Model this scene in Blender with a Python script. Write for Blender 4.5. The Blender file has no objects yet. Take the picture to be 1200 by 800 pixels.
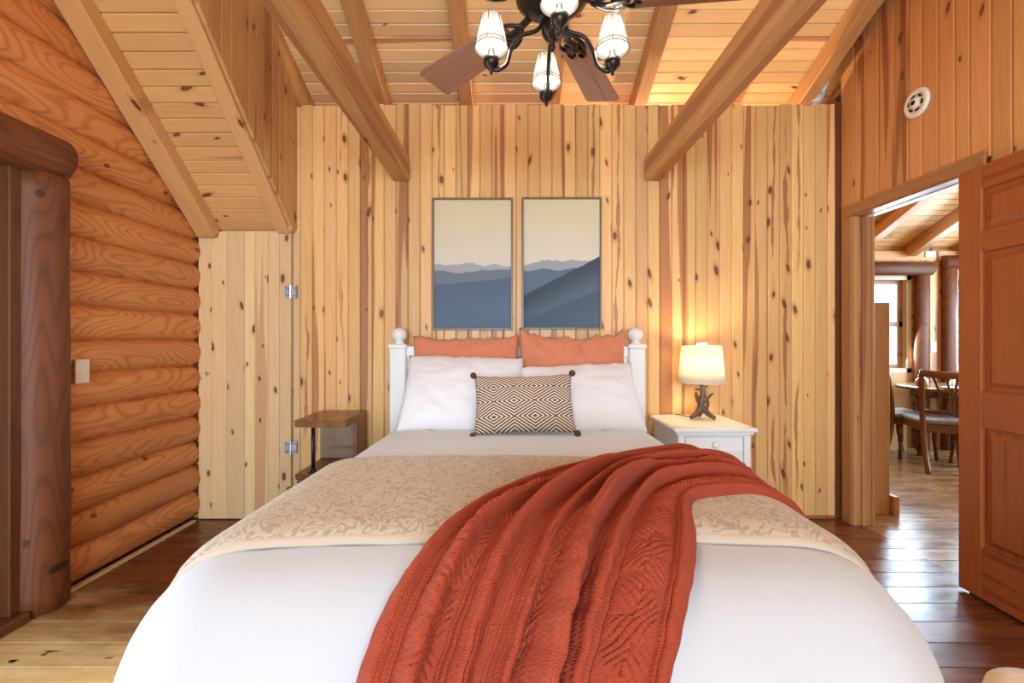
import bpy, bmesh, math, random
from mathutils import Vector, Matrix, noise
random.seed(7)
R = math.radians
SC = bpy.context.scene
COL = SC.collection

# ------------------------------------------------------------------ camera
cam_d = bpy.data.cameras.new('camera'); cam = bpy.data.objects.new('camera', cam_d); COL.objects.link(cam)
cam.location = (0, 0, 1.2); cam.rotation_euler = (R(90), 0, 0)
cam_d.sensor_width = 36; cam_d.lens = 15.99; cam_d.clip_start = 0.02
SC.camera = cam
# ------------------------------------------------------------------ world, daylight, exposure
W = bpy.data.worlds.new('world'); SC.world = W; W.use_nodes = True
bgn = W.node_tree.nodes['Background']; bgn.inputs[0].default_value = (0.80, 0.90, 1.0, 1); bgn.inputs[1].default_value = 3.0
SC.view_settings.view_transform = 'Standard'; SC.view_settings.look = 'None'
SC.view_settings.gamma = 1.0; SC.view_settings.use_curve_mapping = False
SC.view_settings.exposure = 0.22
SC.cycles.max_bounces = 8; SC.cycles.diffuse_bounces = 5; SC.cycles.glossy_bounces = 3
SC.cycles.transmission_bounces = 4; SC.cycles.transparent_max_bounces = 8
SC.cycles.sample_clamp_indirect = 6; SC.cycles.caustics_reflective = False; SC.cycles.caustics_refractive = False

def area(name, loc, target, sx, sy, power, color):
    d = bpy.data.lights.new(name, 'AREA'); d.shape = 'RECTANGLE'; d.size = sx; d.size_y = sy
    d.energy = power; d.color = color
    o = bpy.data.objects.new(name, d); COL.objects.link(o); o.location = loc
    o.rotation_euler = (Vector(target) - Vector(loc)).to_track_quat('-Z', 'Z').to_euler()
    return o
DAY = (0.62, 0.83, 1.0)
area('daylight_glass_door', (-2.34, 0.85, 1.05), (0, 1.2, 1.7), 1.9, 1.8, 28, DAY)
area('daylight_rear_window', (0.1, -4.90, 1.55), (0.1, 3, 4.4), 3.4, 1.9, 370, DAY)
area('daylight_dining_window', (4.2, 5.0, 1.45), (4.2, 3, 1.0), 0.6, 1.0, 40, DAY)
area('daylight_dining_window_two', (5.4, 5.0, 1.4), (5.0, 3, 1.0), 0.8, 1.1, 60, DAY)
area('fill_dining_side', (6.3, 3.2, 1.5), (3, 3.2, 1.0), 1.8, 1.6, 150, DAY)  # added fill for glare on the dining floor; no window on this side

# ------------------------------------------------------------------ material helpers
class NT:
    def __init__(s, name, rough=0.5, metallic=0.0, **kw):
        s.m = bpy.data.materials.new(name); s.m.use_nodes = True; s.nt = s.m.node_tree
        s.b = s.nt.nodes['Principled BSDF']; s.out = s.nt.nodes['Material Output']
        s.put(s.b.inputs['Roughness'], rough); s.put(s.b.inputs['Metallic'], metallic)
        for k, v in kw.items(): s.put(s.b.inputs[k.replace('_', ' ')], v)
    def put(s, sock, v):
        if isinstance(v, bpy.types.NodeSocket): s.nt.links.new(v, sock)
        elif isinstance(v, (tuple, list)) and len(v) == 3 and sock.type == 'RGBA': sock.default_value = (*v, 1)
        else: sock.default_value = v
    def n(s, t, ins=None, out=0, **props):
        nd = s.nt.nodes.new(t)
        for k, v in props.items(): setattr(nd, k, v)
        for k, v in (ins or {}).items(): s.put(nd.inputs[k], v)
        return nd.outputs[out]
    def math(s, op, a, b=0.0, c=0.0, clamp=False):
        return s.n('ShaderNodeMath', {0: a, 1: b, 2: c}, operation=op, use_clamp=clamp)
    def vmul(s, v, k): return s.n('ShaderNodeVectorMath', {0: v, 1: k}, operation='MULTIPLY')
    def vadd(s, v, k): return s.n('ShaderNodeVectorMath', {0: v, 1: k}, operation='ADD')
    def mix(s, f, a, b, mode='MIX'):
        nd = s.nt.nodes.new('ShaderNodeMix'); nd.data_type = 'RGBA'; nd.blend_type = mode
        s.put(nd.inputs[0], f); s.put(nd.inputs[6], a); s.put(nd.inputs[7], b); return nd.outputs[2]
    def step(s, x, lo, hi, a=0.0, b=1.0):
        return s.n('ShaderNodeMapRange', {0: x, 1: lo, 2: hi, 3: a, 4: b}, interpolation_type='SMOOTHSTEP')
    def noise(s, v, scale=1.0, detail=2.0, rough=0.5, dist=0.0):
        return s.n('ShaderNodeTexNoise', {'Vector': v, 'Scale': scale, 'Detail': detail, 'Roughness': rough, 'Distortion': dist})
    def coord(s, which='Object'):
        nd = s.nt.nodes.new('ShaderNodeTexCoord'); return nd.outputs[which]
    def rand(s):
        nd = s.nt.nodes.new('ShaderNodeObjectInfo'); return nd.outputs['Random']
    def comb(s, x, y, z): return s.n('ShaderNodeCombineXYZ', {0: x, 1: y, 2: z})
    def sep(s, v):
        nd = s.nt.nodes.new('ShaderNodeSeparateXYZ'); s.put(nd.inputs[0], v); return nd.outputs
    def col(s, c): s.put(s.b.inputs['Base Color'], c); return s
    def bump(s, h, strength=0.3, dist=0.002):
        s.put(s.b.inputs['Normal'], s.n('ShaderNodeBump', {'Height': h, 'Strength': strength, 'Distance': dist})); return s

def plain(name, c, rough=0.5, metallic=0.0, var=0.06, scale=40.0, **kw):
    t = NT(name, rough, metallic, **kw)
    nz = t.noise(t.coord(), scale, 3.0)
    d = tuple(max(0, x * (1 - 2 * var)) for x in c); l = tuple(min(1, x * (1 + var)) for x in c)
    t.col(t.mix(nz, d, l)); return t.m

def timber_(axis, name, light, dark, heart, knot=(0.075, 0.020, 0.006), knots=0.5, streaks=0.55, rough=0.42, tone=0.16, band=0.35, xs=1.0, kd=1.0, pith=0.0):
    """grain runs along local X; every object gets its own offset and tone"""
    t = NT(name, rough); r = t.rand(); co = t.coord()
    if axis != 'X':
        q = t.sep(co); l, o1 = (q[2], q[1]) if axis == 'Z' else (q[1], q[2])
        co = t.comb(l, t.math('ADD', q[0], o1), t.math('SUBTRACT', q[0], o1))
    p = t.vadd(co, t.comb(t.math('MULTIPLY', r, 37.0), t.math('MULTIPLY', r, 91.0), t.math('MULTIPLY', r, 53.0)))
    fine = t.noise(t.vmul(p, (2.2 * xs, 60.0, 60.0)), 1.0, 3.0)
    wide = t.noise(t.vmul(p, (0.9 * xs, 11.0, 11.0)), 1.0, 2.0)
    rings = t.math('SINE', t.math('MULTIPLY', wide, 46.0))
    f = t.math('ADD', t.math('MULTIPLY', fine, 0.6), t.math('MULTIPLY', rings, band * 0.35), clamp=True)
    c = t.mix(f, light, dark)
    st = t.noise(t.vmul(p, (0.45, 15.0, 15.0)), 1.0, 1.5)
    on = t.math('GREATER_THAN', t.math('FRACT', t.math('MULTIPLY', r, 17.31)), 1.0 - streaks)
    c = t.mix(t.math('MULTIPLY', t.math('MULTIPLY', t.step(st, 0.53, 0.58), on), 0.8), c, heart)
    xyz = t.sep(p)
    if pith and axis == 'X':
        q0 = t.sep(t.coord())
        wob = t.math('MULTIPLY', t.math('SUBTRACT', t.noise(t.comb(t.math('MULTIPLY', xyz[0], 1.6), t.math('MULTIPLY', r, 31.0), 0.0), 1.0, 3.0), 0.5), 0.10)
        dist = t.math('ABSOLUTE', t.math('SUBTRACT', q0[1], wob))
        wid = t.math('MULTIPLY', t.math('SUBTRACT', t.noise(t.comb(t.math('MULTIPLY', xyz[0], 2.2), 7.0, t.math('MULTIPLY', r, 13.0)), 1.0, 4.0, 0.6), 0.38), 0.065)
        sect = t.step(t.noise(t.comb(t.math('MULTIPLY', xyz[0], 0.55), 3.0, t.math('MULTIPLY', r, 23.0)), 1.0, 1.0), 0.46, 0.54)
        pm = t.math('MULTIPLY', t.math('MULTIPLY', sect, t.step(t.math('SUBTRACT', dist, wid), 0.003, -0.003)), t.math('GREATER_THAN', t.math('FRACT', t.math('MULTIPLY', r, 29.7)), 1.0 - pith))
        c = t.mix(t.math('MULTIPLY', pm, 0.75), c, tuple(x * 0.85 for x in heart))
    skew = t.math('MULTIPLY', xyz[1], t.math('MULTIPLY_ADD', t.math('FRACT', t.math('MULTIPLY', r, 5.3)), 3.0, -1.5))
    kv = t.comb(t.math('ADD', t.math('MULTIPLY', xyz[0], 4.3 * kd), t.math('MULTIPLY', skew, 4.3)), t.math('MULTIPLY', xyz[1], 9.0 * kd), 0.0)
    vn = t.nt.nodes.new('ShaderNodeTexVoronoi'); vn.voronoi_dimensions = '2D'; t.put(vn.inputs['Vector'], kv); vn.inputs['Scale'].default_value = 1.0
    keep = t.math('GREATER_THAN', t.sep(vn.outputs['Color'])[0], 1.0 - knots)
    size = t.math('MULTIPLY_ADD', t.sep(vn.outputs['Color'])[1], 0.10, 0.03)
    rel = t.math('DIVIDE', vn.outputs['Distance'], size)
    halo = t.math('MULTIPLY', t.step(rel, 2.6, 1.0), keep)
    core = t.math('MULTIPLY', t.step(rel, 1.15, 0.8), keep)
    c = t.mix(t.math('MULTIPLY', halo, 0.45), c, heart)
    c = t.mix(t.math('MULTIPLY', core, 0.92), c, t.mix(t.step(rel, 0.2, 0.7), tuple(x * 2.6 for x in knot), knot))
    v = t.math('MULTIPLY_ADD', t.math('FRACT', t.math('MULTIPLY', r, 7.77)), tone * 2, 1.0 - tone)
    hue = t.math('MULTIPLY_ADD', t.math('FRACT', t.math('MULTIPLY', r, 3.31)), min(0.014, tone * 0.12), 0.5 - min(0.014, tone * 0.12) / 2)
    c = t.n('ShaderNodeHueSaturation', {'Hue': hue, 'Saturation': 1.0, 'Value': v, 'Fac': 1.0, 'Color': c})
    t.col(c); t.bump(f, 0.12, 0.001); return t.m

SPEC = {}
def timber(name, *a, **k):
    SPEC[name] = (a, k); return timber_('X', name, *a, **k)
def along(mat, axis):
    """the same timber with its grain along another local axis"""
    key = mat.name + '_along_' + axis.lower()
    if key not in bpy.data.materials:
        a, k = SPEC[mat.name]; timber_(axis, key, *a, **k)
    return bpy.data.materials[key]
M = {}
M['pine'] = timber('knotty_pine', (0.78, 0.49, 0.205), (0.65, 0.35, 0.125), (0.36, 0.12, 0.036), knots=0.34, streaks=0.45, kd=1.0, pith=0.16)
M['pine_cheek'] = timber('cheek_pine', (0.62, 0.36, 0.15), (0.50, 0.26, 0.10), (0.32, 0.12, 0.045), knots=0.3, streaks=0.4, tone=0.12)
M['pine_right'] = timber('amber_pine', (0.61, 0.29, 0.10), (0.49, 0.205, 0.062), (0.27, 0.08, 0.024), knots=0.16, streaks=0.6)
M['pine_pale'] = timber('pale_pine', (0.80, 0.59, 0.33), (0.68, 0.45, 0.21), (0.58, 0.32, 0.16), knots=0.40, streaks=0.4, tone=0.12)
M['pine_ceiling'] = timber('ceiling_pine', (0.84, 0.58, 0.28), (0.76, 0.47, 0.205), (0.42, 0.17, 0.065), knots=0.18, streaks=0.3, tone=0.13)
M['pine_soffit'] = timber('soffit_pine', (0.72, 0.42, 0.175), (0.61, 0.32, 0.118), (0.36, 0.15, 0.06), knots=0.22, streaks=0.12, tone=0.07)
M['beam'] = timber('fir_beam', (0.56, 0.29, 0.115), (0.42, 0.19, 0.07), (0.33, 0.12, 0.045), knots=0.12, streaks=0.3, tone=0.08, band=0.6)
M['casing'] = timber('door_casing_pine', (0.40, 0.19, 0.07), (0.27, 0.11, 0.038), (0.18, 0.06, 0.02), knots=0.1, streaks=0.2, tone=0.08)
M['jamb'] = timber('worn_jamb_pine', (0.52, 0.28, 0.115), (0.36, 0.165, 0.06), (0.24, 0.09, 0.035), knots=0.2, streaks=0.4, tone=0.08)
M['door'] = timber('orange_fir_door', (0.37, 0.098, 0.022), (0.28, 0.066, 0.014), (0.22, 0.048, 0.011), knots=0.0, streaks=0.3, tone=0.015)
M['darkwood'] = timber('dark_stained_pine', (0.15, 0.052, 0.018), (0.085, 0.028, 0.010), (0.05, 0.018, 0.01), knots=0.2, streaks=0.4, tone=0.1, rough=0.35)
M['walnut'] = timber('live_edge_walnut', (0.26, 0.105, 0.045), (0.14, 0.052, 0.024), (0.09, 0.03, 0.014), knots=0.1, streaks=0.5, rough=0.3)
M['greywood'] = timber('weathered_board', (0.34, 0.235, 0.13), (0.21, 0.135, 0.072), (0.12, 0.07, 0.035), knots=0.2, streaks=0.6)
M['chairwood'] = timber('chair_wood', (0.20, 0.078, 0.028), (0.115, 0.04, 0.016), (0.07, 0.024, 0.01), knots=0.0, rough=0.25)

def log_mat(name, light, dark, freq=70.0, rough=0.45, knots=0.3, sx=1.1):
    t = NT(name, rough); r = t.rand()
    p = t.vadd(t.coord(), t.comb(t.math('MULTIPLY', r, 41.0), t.math('MULTIPLY', r, 17.0), t.math('MULTIPLY', r, 29.0)))
    n1 = t.noise(t.vmul(p, (sx, 4.5, 4.5)), 1.0, 1.6, 0.45)
    s = t.math('MULTIPLY_ADD', t.math('SINE', t.math('MULTIPLY', n1, freq)), 0.5, 0.5)
    s = t.math('POWER', s, 3.0)
    fine = t.noise(t.vmul(p, (3.0, 70.0, 70.0)), 1.0, 3.0)
    broad = t.noise(t.vmul(p, (1.2, 3.0, 3.0)), 1.0, 2.0)
    f = t.math('ADD', t.math('MULTIPLY', s, 0.50), t.math('MULTIPLY', fine, 0.32), clamp=True)
    f = t.math('MULTIPLY_ADD', broad, 0.35, t.math('SUBTRACT', f, 0.12), clamp=True)
    c = t.mix(f, light, dark)
    xyz = t.sep(p)
    vn = t.nt.nodes.new('ShaderNodeTexVoronoi'); vn.voronoi_dimensions = '2D'
    t.put(vn.inputs['Vector'], t.comb(t.math('MULTIPLY', xyz[0], 2.4), t.math('MULTIPLY', xyz[2], 4.0), 0.0)); vn.inputs['Scale'].default_value = 1.0
    keep = t.math('GREATER_THAN', t.sep(vn.outputs['Color'])[0], 1.0 - knots)
    c = t.mix(t.math('MULTIPLY', t.step(vn.outputs['Distance'], 0.055, 0.03), t.math('MULTIPLY', keep, 0.85)), c, tuple(x * 0.25 for x in dark))
    v = t.math('MULTIPLY_ADD', t.math('FRACT', t.math('MULTIPLY', r, 7.77)), 0.2, 0.9)
    t.col(t.n('ShaderNodeHueSaturation', {'Hue': 0.5, 'Saturation': 1.0, 'Value': v, 'Fac': 1.0, 'Color': c}))
    t.bump(f, 0.2, 0.002); return t.m
M['log'] = log_mat('orange_log', (0.73, 0.31, 0.105), (0.44, 0.125, 0.030), 165.0, 0.38)
M['darklog'] = log_mat('dark_half_log', (0.20, 0.058, 0.016), (0.095, 0.024, 0.007), 150.0, 0.58, 0.5, 0.5)

def floor_mat(name, light, dark, worn_glare):
    t = NT(name, 0.22); r = t.rand()
    p = t.vadd(t.coord(), t.comb(t.math('MULTIPLY', r, 37.0), t.math('MULTIPLY', r, 91.0), t.math('MULTIPLY', r, 53.0)))
    fine = t.noise(t.vmul(p, (2.0, 40.0, 40.0)), 1.0, 4.0)
    blotch = t.noise(t.vmul(p, (3.0, 8.0, 8.0)), 1.0, 3.0)
    f = t.math('ADD', t.math('MULTIPLY', fine, 0.6), t.math('MULTIPLY', blotch, 0.4))
    c = t.mix(t.step(f, 0.35, 0.65), dark, light)
    if worn_glare:
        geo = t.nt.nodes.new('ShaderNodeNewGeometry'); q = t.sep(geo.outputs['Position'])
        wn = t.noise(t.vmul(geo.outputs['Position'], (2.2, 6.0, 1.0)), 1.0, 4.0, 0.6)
        # traffic wear inside the glass door, with its daylight painted in as colour
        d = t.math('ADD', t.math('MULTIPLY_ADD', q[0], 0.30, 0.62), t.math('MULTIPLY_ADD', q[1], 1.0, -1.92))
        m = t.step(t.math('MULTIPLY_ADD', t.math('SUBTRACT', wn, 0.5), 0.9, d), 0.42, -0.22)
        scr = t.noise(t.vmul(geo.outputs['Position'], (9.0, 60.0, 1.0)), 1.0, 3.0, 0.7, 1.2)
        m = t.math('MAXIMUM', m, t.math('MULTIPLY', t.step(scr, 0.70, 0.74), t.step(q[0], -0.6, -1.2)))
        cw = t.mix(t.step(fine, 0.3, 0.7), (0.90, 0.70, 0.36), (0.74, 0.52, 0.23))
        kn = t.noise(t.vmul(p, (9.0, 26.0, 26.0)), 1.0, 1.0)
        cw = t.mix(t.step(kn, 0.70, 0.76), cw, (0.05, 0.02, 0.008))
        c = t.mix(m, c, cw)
    v = t.math('MULTIPLY_ADD', t.math('FRACT', t.math('MULTIPLY', r, 7.77)), 0.3, 0.85)
    t.col(t.n('ShaderNodeHueSaturation', {'Hue': 0.5, 'Saturation': 1.0, 'Value': v, 'Fac': 1.0, 'Color': c}))
    t.put(t.b.inputs['Roughness'], t.step(blotch, 0.2, 0.8, 0.16, 0.34))
    t.bump(f, 0.1, 0.001); return t.m
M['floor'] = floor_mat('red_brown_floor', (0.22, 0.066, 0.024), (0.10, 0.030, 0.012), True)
M['floor_dining'] = floor_mat('tan_floor', (0.38, 0.21, 0.09), (0.24, 0.115, 0.045), False)

M['white_paint'] = plain('white_paint', (0.84, 0.86, 0.85), 0.35, var=0.02)
M['cream_paint'] = plain('cream_paint', (0.80, 0.72, 0.52), 0.4, var=0.02)
M['plastic'] = plain('ivory_plastic', (0.80, 0.74, 0.60), 0.35, var=0.01)
M['pvc'] = plain('pvc_grey_white', (0.62, 0.62, 0.60), 0.35, var=0.04)
M['steel'] = plain('zinc_steel', (0.55, 0.56, 0.57), 0.3, 1.0, var=0.06)
M['brass'] = plain('brass', (0.50, 0.36, 0.14), 0.3, 1.0, var=0.06)
M['iron'] = plain('dark_bronze_iron', (0.030, 0.022, 0.018), 0.32, 0.7, var=0.3)
M['pipe'] = plain('black_iron_pipe', (0.028, 0.030, 0.034), 0.4, 0.6, var=0.2)
M['antler'] = plain('brown_antler', (0.13, 0.075, 0.042), 0.45, var=0.4, scale=30)
M['darkgap'] = plain('dark_gap', (0.03, 0.012, 0.006), 0.8, var=0.1)
M['pouf'] = plain('cream_leather', (0.80, 0.66, 0.46), 0.5, var=0.05)
M['seat_fabric'] = plain('grey_seat_fabric', (0.40, 0.36, 0.34), 0.9, var=0.35, scale=45)
M['tabletop'] = plain('table_wood', (0.20, 0.085, 0.035), 0.2, var=0.2, scale=12)
M['ceramic'] = plain('white_ceramic', (0.78, 0.76, 0.70), 0.25, var=0.04)
M['amber'] = plain('amber_jar', (0.40, 0.22, 0.07), 0.15, var=0.2)

def cloth(name, c, rough=0.9, wr=0.0, scale=7.0, weave=900.0, sheen=0.2):
    t = NT(name, rough, Sheen_Weight=sheen)
    p = t.coord(); w = t.noise(p, weave, 1.0); big = t.noise(p, scale, 4.0, 0.55, 0.6)
    t.col(t.mix(big, tuple(x * 0.97 for x in c), c))
    t.bump(t.math('ADD', t.math('MULTIPLY', w, 0.1), t.math('MULTIPLY', big, wr)), 0.4, 0.012); return t.m
M['duvet'] = cloth('white_cotton', (0.56, 0.61, 0.67), wr=0.35, scale=4.0)
M['pillow_white'] = cloth('white_pillow_cotton', (0.72, 0.72, 0.75), wr=0.45, scale=9.0)
M['pillow_orange'] = cloth('terracotta_linen', (0.62, 0.22, 0.115), wr=1.4, scale=11.0)

def coverlet_mat():
    t = NT('beige_scroll_jacquard', 0.85, Sheen_Weight=0.2)
    p = t.coord('UV')
    n1 = t.noise(t.vmul(p, (1, 1, 1)), 23.0, 0.5, 0.5, 1.1)
    b = t.math('ABSOLUTE', t.math('SUBTRACT', t.math('FRACT', t.math('MULTIPLY', n1, 4.5)), 0.5))
    m = t.step(b, 0.15, 0.22)
    fine = t.noise(p, 420.0, 1.0)
    c = t.mix(m, (0.36, 0.285, 0.205), (0.51, 0.425, 0.32))
    t.col(t.mix(t.math('MULTIPLY', fine, 0.2), c, (0.40, 0.30, 0.2)))
    t.bump(t.math('ADD', m, t.math('MULTIPLY', fine, 0.4)), 0.35, 0.002); return t.m
M['coverlet'] = coverlet_mat()
M['coverlet_edge'] = cloth('beige_binding', (0.58, 0.50, 0.40))

def throw_mat():
    t = NT('rust_chunky_knit', 0.95)
    uv = t.coord('UV'); q = t.sep(uv)
    col_ = t.math('PINGPONG', t.math('MULTIPLY', q[1], 1 / 0.0045), 1.0)
    st = t.math('SINE', t.math('MULTIPLY', t.math('ADD', q[0], t.math('MULTIPLY', col_, 0.004)), 2 * math.pi / 0.0065))
    nz = t.noise(uv, 140.0, 3.0, 0.6)
    h = t.math('ADD', t.math('MULTIPLY', st, 0.35), t.math('ADD', t.math('MULTIPLY', col_, 0.5), t.math('MULTIPLY', nz, 0.9)))
    big = t.noise(uv, 14.0, 2.0)
    c = t.mix(nz, (0.26, 0.034, 0.014), (0.42, 0.066, 0.027))
    t.col(t.mix(t.math('MULTIPLY', big, 0.25), c, (0.42, 0.085, 0.04)))
    t.bump(h, 0.45, 0.004); return t.m
M['throw'] = throw_mat()

def lumbar_mat():
    t = NT('zigzag_weave', 0.9)
    q = t.sep(t.coord('UV'))
    a = t.math('PINGPONG', t.math('MULTIPLY', q[0], 5.0), 1.0)
    b = t.math('PINGPONG', t.math('MULTIPLY', q[1], 4.0), 1.0)
    s = t.math('SINE', t.math('MULTIPLY', t.math('ADD', t.math('MULTIPLY', a, 0.9), t.math('MULTIPLY', b, 1.1)), 30.0))
    m = t.step(s, -0.6, -0.15)
    t.col(t.mix(m, (0.70, 0.61, 0.50), (0.115, 0.058, 0.040)))
    t.bump(t.noise(t.coord(), 400.0, 1.0), 0.3, 0.002); return t.m
M['lumbar'] = lumbar_mat()
M['pompom'] = plain('brown_yarn', (0.09, 0.045, 0.032), 0.95, var=0.4, scale=120)

def art_mat(name, layers, off):
    t = NT(name, 0.75, Specular_IOR_Level=0.15)
    q = t.sep(t.coord('Object'))          # metres, x across, z up, origin at the lower left of the print
    x = q[0]; z = q[2]
    c = t.mix(t.step(z, 0.36, 0.86), (0.68, 0.65, 0.57), (0.66, 0.59, 0.39))
    cl = t.noise(t.vmul(t.coord('Object'), (2.0, 1.0, 6.0)), 1.0, 3.0)
    c = t.mix(t.math('MULTIPLY', t.step(cl, 0.5, 0.7), 0.18), c, (0.5, 0.47, 0.33))
    for base, slope, amp, freq, colr, fade in layers:
        nx = t.noise(t.comb(t.math('MULTIPLY_ADD', x, freq, off + base * 40), 0.0, 0.0), 1.0, 4.0, 0.5)
        h = t.math('ADD', t.math('MULTIPLY_ADD', x, slope, base), t.math('MULTIPLY', t.math('SUBTRACT', nx, 0.5), amp))
        d = t.math('SUBTRACT', h, z)
        cc = t.mix(t.step(d, 0.0, 0.22), colr, tuple(cv * fade for cv in colr))
        c = t.mix(t.step(d, -0.003, 0.003), c, cc)
    t.col(c); return t.m
M['art_a'] = art_mat('mountain_print_hazy', [(0.445, -0.02, 0.10, 7.0, (0.37, 0.40, 0.43), 1.15), (0.385, 0.05, 0.12, 5.0, (0.17, 0.215, 0.27), 0.95), (0.30, 0.10, 0.05, 4.0, (0.105, 0.16, 0.23), 1.15)], 3.0)
M['art_b'] = art_mat('mountain_print_ridge', [(0.455, 0.02, 0.14, 7.0, (0.33, 0.36, 0.39), 1.15), (0.40, 0.02, 0.08, 5.0, (0.125, 0.175, 0.24), 1.0), (0.22, 0.52, 0.06, 4.0, (0.06, 0.085, 0.115), 1.9), (0.05, 0.42, 0.03, 4.0, (0.085, 0.13, 0.175), 1.25)], 11.0)
M['frame'] = plain('bronze_frame', (0.20, 0.115, 0.05), 0.35, var=0.15)

def glass_mat():
    t = NT('window_glass'); nt = t.nt
    tr = nt.nodes.new('ShaderNodeBsdfTransparent'); gl = nt.nodes.new('ShaderNodeBsdfGlossy'); gl.inputs['Roughness'].default_value = 0.02
    fr = nt.nodes.new('ShaderNodeFresnel'); mx = nt.nodes.new('ShaderNodeMixShader')
    nt.links.new(fr.outputs[0], mx.inputs[0]); nt.links.new(tr.outputs[0], mx.inputs[1]); nt.links.new(gl.outputs[0], mx.inputs[2])
    nt.links.new(mx.outputs[0], t.out.inputs[0]); return t.m
M['glass'] = glass_mat()
def shade_mat(name, c, tl):
    t = NT(name); nt = t.nt
    nz = t.noise(t.vmul(t.coord(), (260.0, 260.0, 260.0)), 1.0, 1.0)
    cc = t.mix(nz, tuple(x * 0.95 for x in c), c)
    d = nt.nodes.new('ShaderNodeBsdfDiffuse'); l = nt.nodes.new('ShaderNodeBsdfTranslucent'); mx = nt.nodes.new('ShaderNodeMixShader')
    nt.links.new(cc, d.inputs[0]); nt.links.new(cc, l.inputs[0]); mx.inputs[0].default_value = tl
    nt.links.new(d.outputs[0], mx.inputs[1]); nt.links.new(l.outputs[0], mx.inputs[2]); nt.links.new(mx.outputs[0], t.out.inputs[0]); return t.m
M['shade'] = shade_mat('linen_lampshade', (0.90, 0.84, 0.72), 0.5)
M['fan_shade'] = shade_mat('cream_fan_shade', (0.94, 0.92, 0.88), 0.72)
def bulb_mat(name, c, s):
    t = NT(name, 0.5); t.col((0.9, 0.85, 0.75)); t.put(t.b.inputs['Emission Color'], c); t.put(t.b.inputs['Emission Strength'], s); return t.m
M['bulb'] = bulb_mat('lit_bulb', (1.0, 0.86, 0.66), 14.0)

# ------------------------------------------------------------------ mesh helpers
def obj(name, bm, mat, parent=None, smooth=False, mw=None):
    if isinstance(bm, bpy.types.Mesh): me = bm
    else:
        bmesh.ops.recalc_face_normals(bm, faces=bm.faces[:])
        me = bpy.data.meshes.new(name); bm.to_mesh(me); bm.free()
        me.materials.append(mat)
        if smooth:
            for p in me.polygons: p.use_smooth = True
    o = bpy.data.objects.new(name, me); COL.objects.link(o)
    if mw is not None: o.matrix_basis = mw
    if parent: o.parent = parent
    return o
def tag(o, label, cat, group=None, kind=None):
    o['label'] = label; o['category'] = cat
    if group: o['group'] = group
    if kind: o['kind'] = kind
    return o
def thing(name, label, cat, loc=(0, 0, 0), rz=0.0, group=None, kind=None):
    o = bpy.data.objects.new(name, None); COL.objects.link(o); o.location = loc; o.rotation_euler = (0, 0, rz)
    o.empty_display_size = 0.05
    return tag(o, label, cat, group, kind)
def B(): return bmesh.new()
def box(bm, x0, x1, y0, y1, z0, z1, bev=0.0, seg=1):
    g = bmesh.ops.create_cube(bm, size=1.0)
    for v in g['verts']:
        v.co = Vector(((x0 + x1) / 2 + v.co.x * (x1 - x0), (y0 + y1) / 2 + v.co.y * (y1 - y0), (z0 + z1) / 2 + v.co.z * (z1 - z0)))
    if bev:
        es = {e for v in g['verts'] for e in v.link_edges}
        bmesh.ops.bevel(bm, geom=list(es), offset=bev, segments=seg, affect='EDGES', profile=0.5)
    return bm
def bx(*a, **k): return box(B(), *a, **k)
def tube(bm, pts, rad, seg=10, flat=(1.0, 1.0), up=None):
    pts = [Vector(p) for p in pts]; n = len(pts)
    if not hasattr(rad, '__len__'): rad = [rad] * n
    rings = []; prev = None
    for i, p in enumerate(pts):
        d = (pts[min(i + 1, n - 1)] - pts[max(i - 1, 0)]).normalized()
        if prev is None:
            a = Vector(up) if up else (Vector((0, 0, 1)) if abs(d.z) < 0.9 else Vector((1, 0, 0)))
            u = (a - d * a.dot(d)).normalized()
        else:
            u = (prev - d * prev.dot(d)).normalized()
        prev = u; w = d.cross(u)
        rings.append([bm.verts.new(p + u * (math.cos(2 * math.pi * k / seg) * rad[i] * flat[0]) + w * (math.sin(2 * math.pi * k / seg) * rad[i] * flat[1])) for k in range(seg)])
    for a, b in zip(rings, rings[1:]):
        for k in range(seg): bm.faces.new((a[k], a[(k + 1) % seg], b[(k + 1) % seg], b[k]))
    bm.faces.new(rings[0][::-1]); bm.faces.new(rings[-1]); return bm
def bez(p, n=16):
    """Catmull-Rom through the points"""
    p = [Vector(q) for q in p]; q = [p[0] * 2 - p[1]] + p + [p[-1] * 2 - p[-2]]; out = []
    for i in range(1, len(q) - 2):
        for k in range(n):
            t = k / n; a, b, c, d = q[i - 1], q[i], q[i + 1], q[i + 2]
            out.append(0.5 * ((2 * b) + (c - a) * t + (2 * a - 5 * b + 4 * c - d) * t * t + (3 * b - a - 3 * c + d) * t ** 3))
    out.append(p[-1]); return out
def lathe(bm, prof, seg=24, c=(0, 0, 0), cap=True):
    c = Vector(c); rings = []
    for r, z in prof:
        rings.append([bm.verts.new(c + Vector((r * math.cos(2 * math.pi * k / seg), r * math.sin(2 * math.pi * k / seg), z))) for k in range(seg)])
    for a, b in zip(rings, rings[1:]):
        for k in range(seg): bm.faces.new((a[k], a[(k + 1) % seg], b[(k + 1) % seg], b[k]))
    if cap:
        if prof[0][0] > 1e-5: bm.faces.new(rings[0][::-1])
        if prof[-1][0] > 1e-5: bm.faces.new(rings[-1])
    return bm
def frame(loc, ex, ez):
    ex = Vector(ex).normalized(); ez = Vector(ez).normalized(); ey = ez.cross(ex)
    m = Matrix.Identity(4)
    for i in range(3): m[i][0] = ex[i]; m[i][1] = ey[i]; m[i][2] = ez[i]; m[i][3] = loc[i]
    return m
_bc = {}
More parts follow.
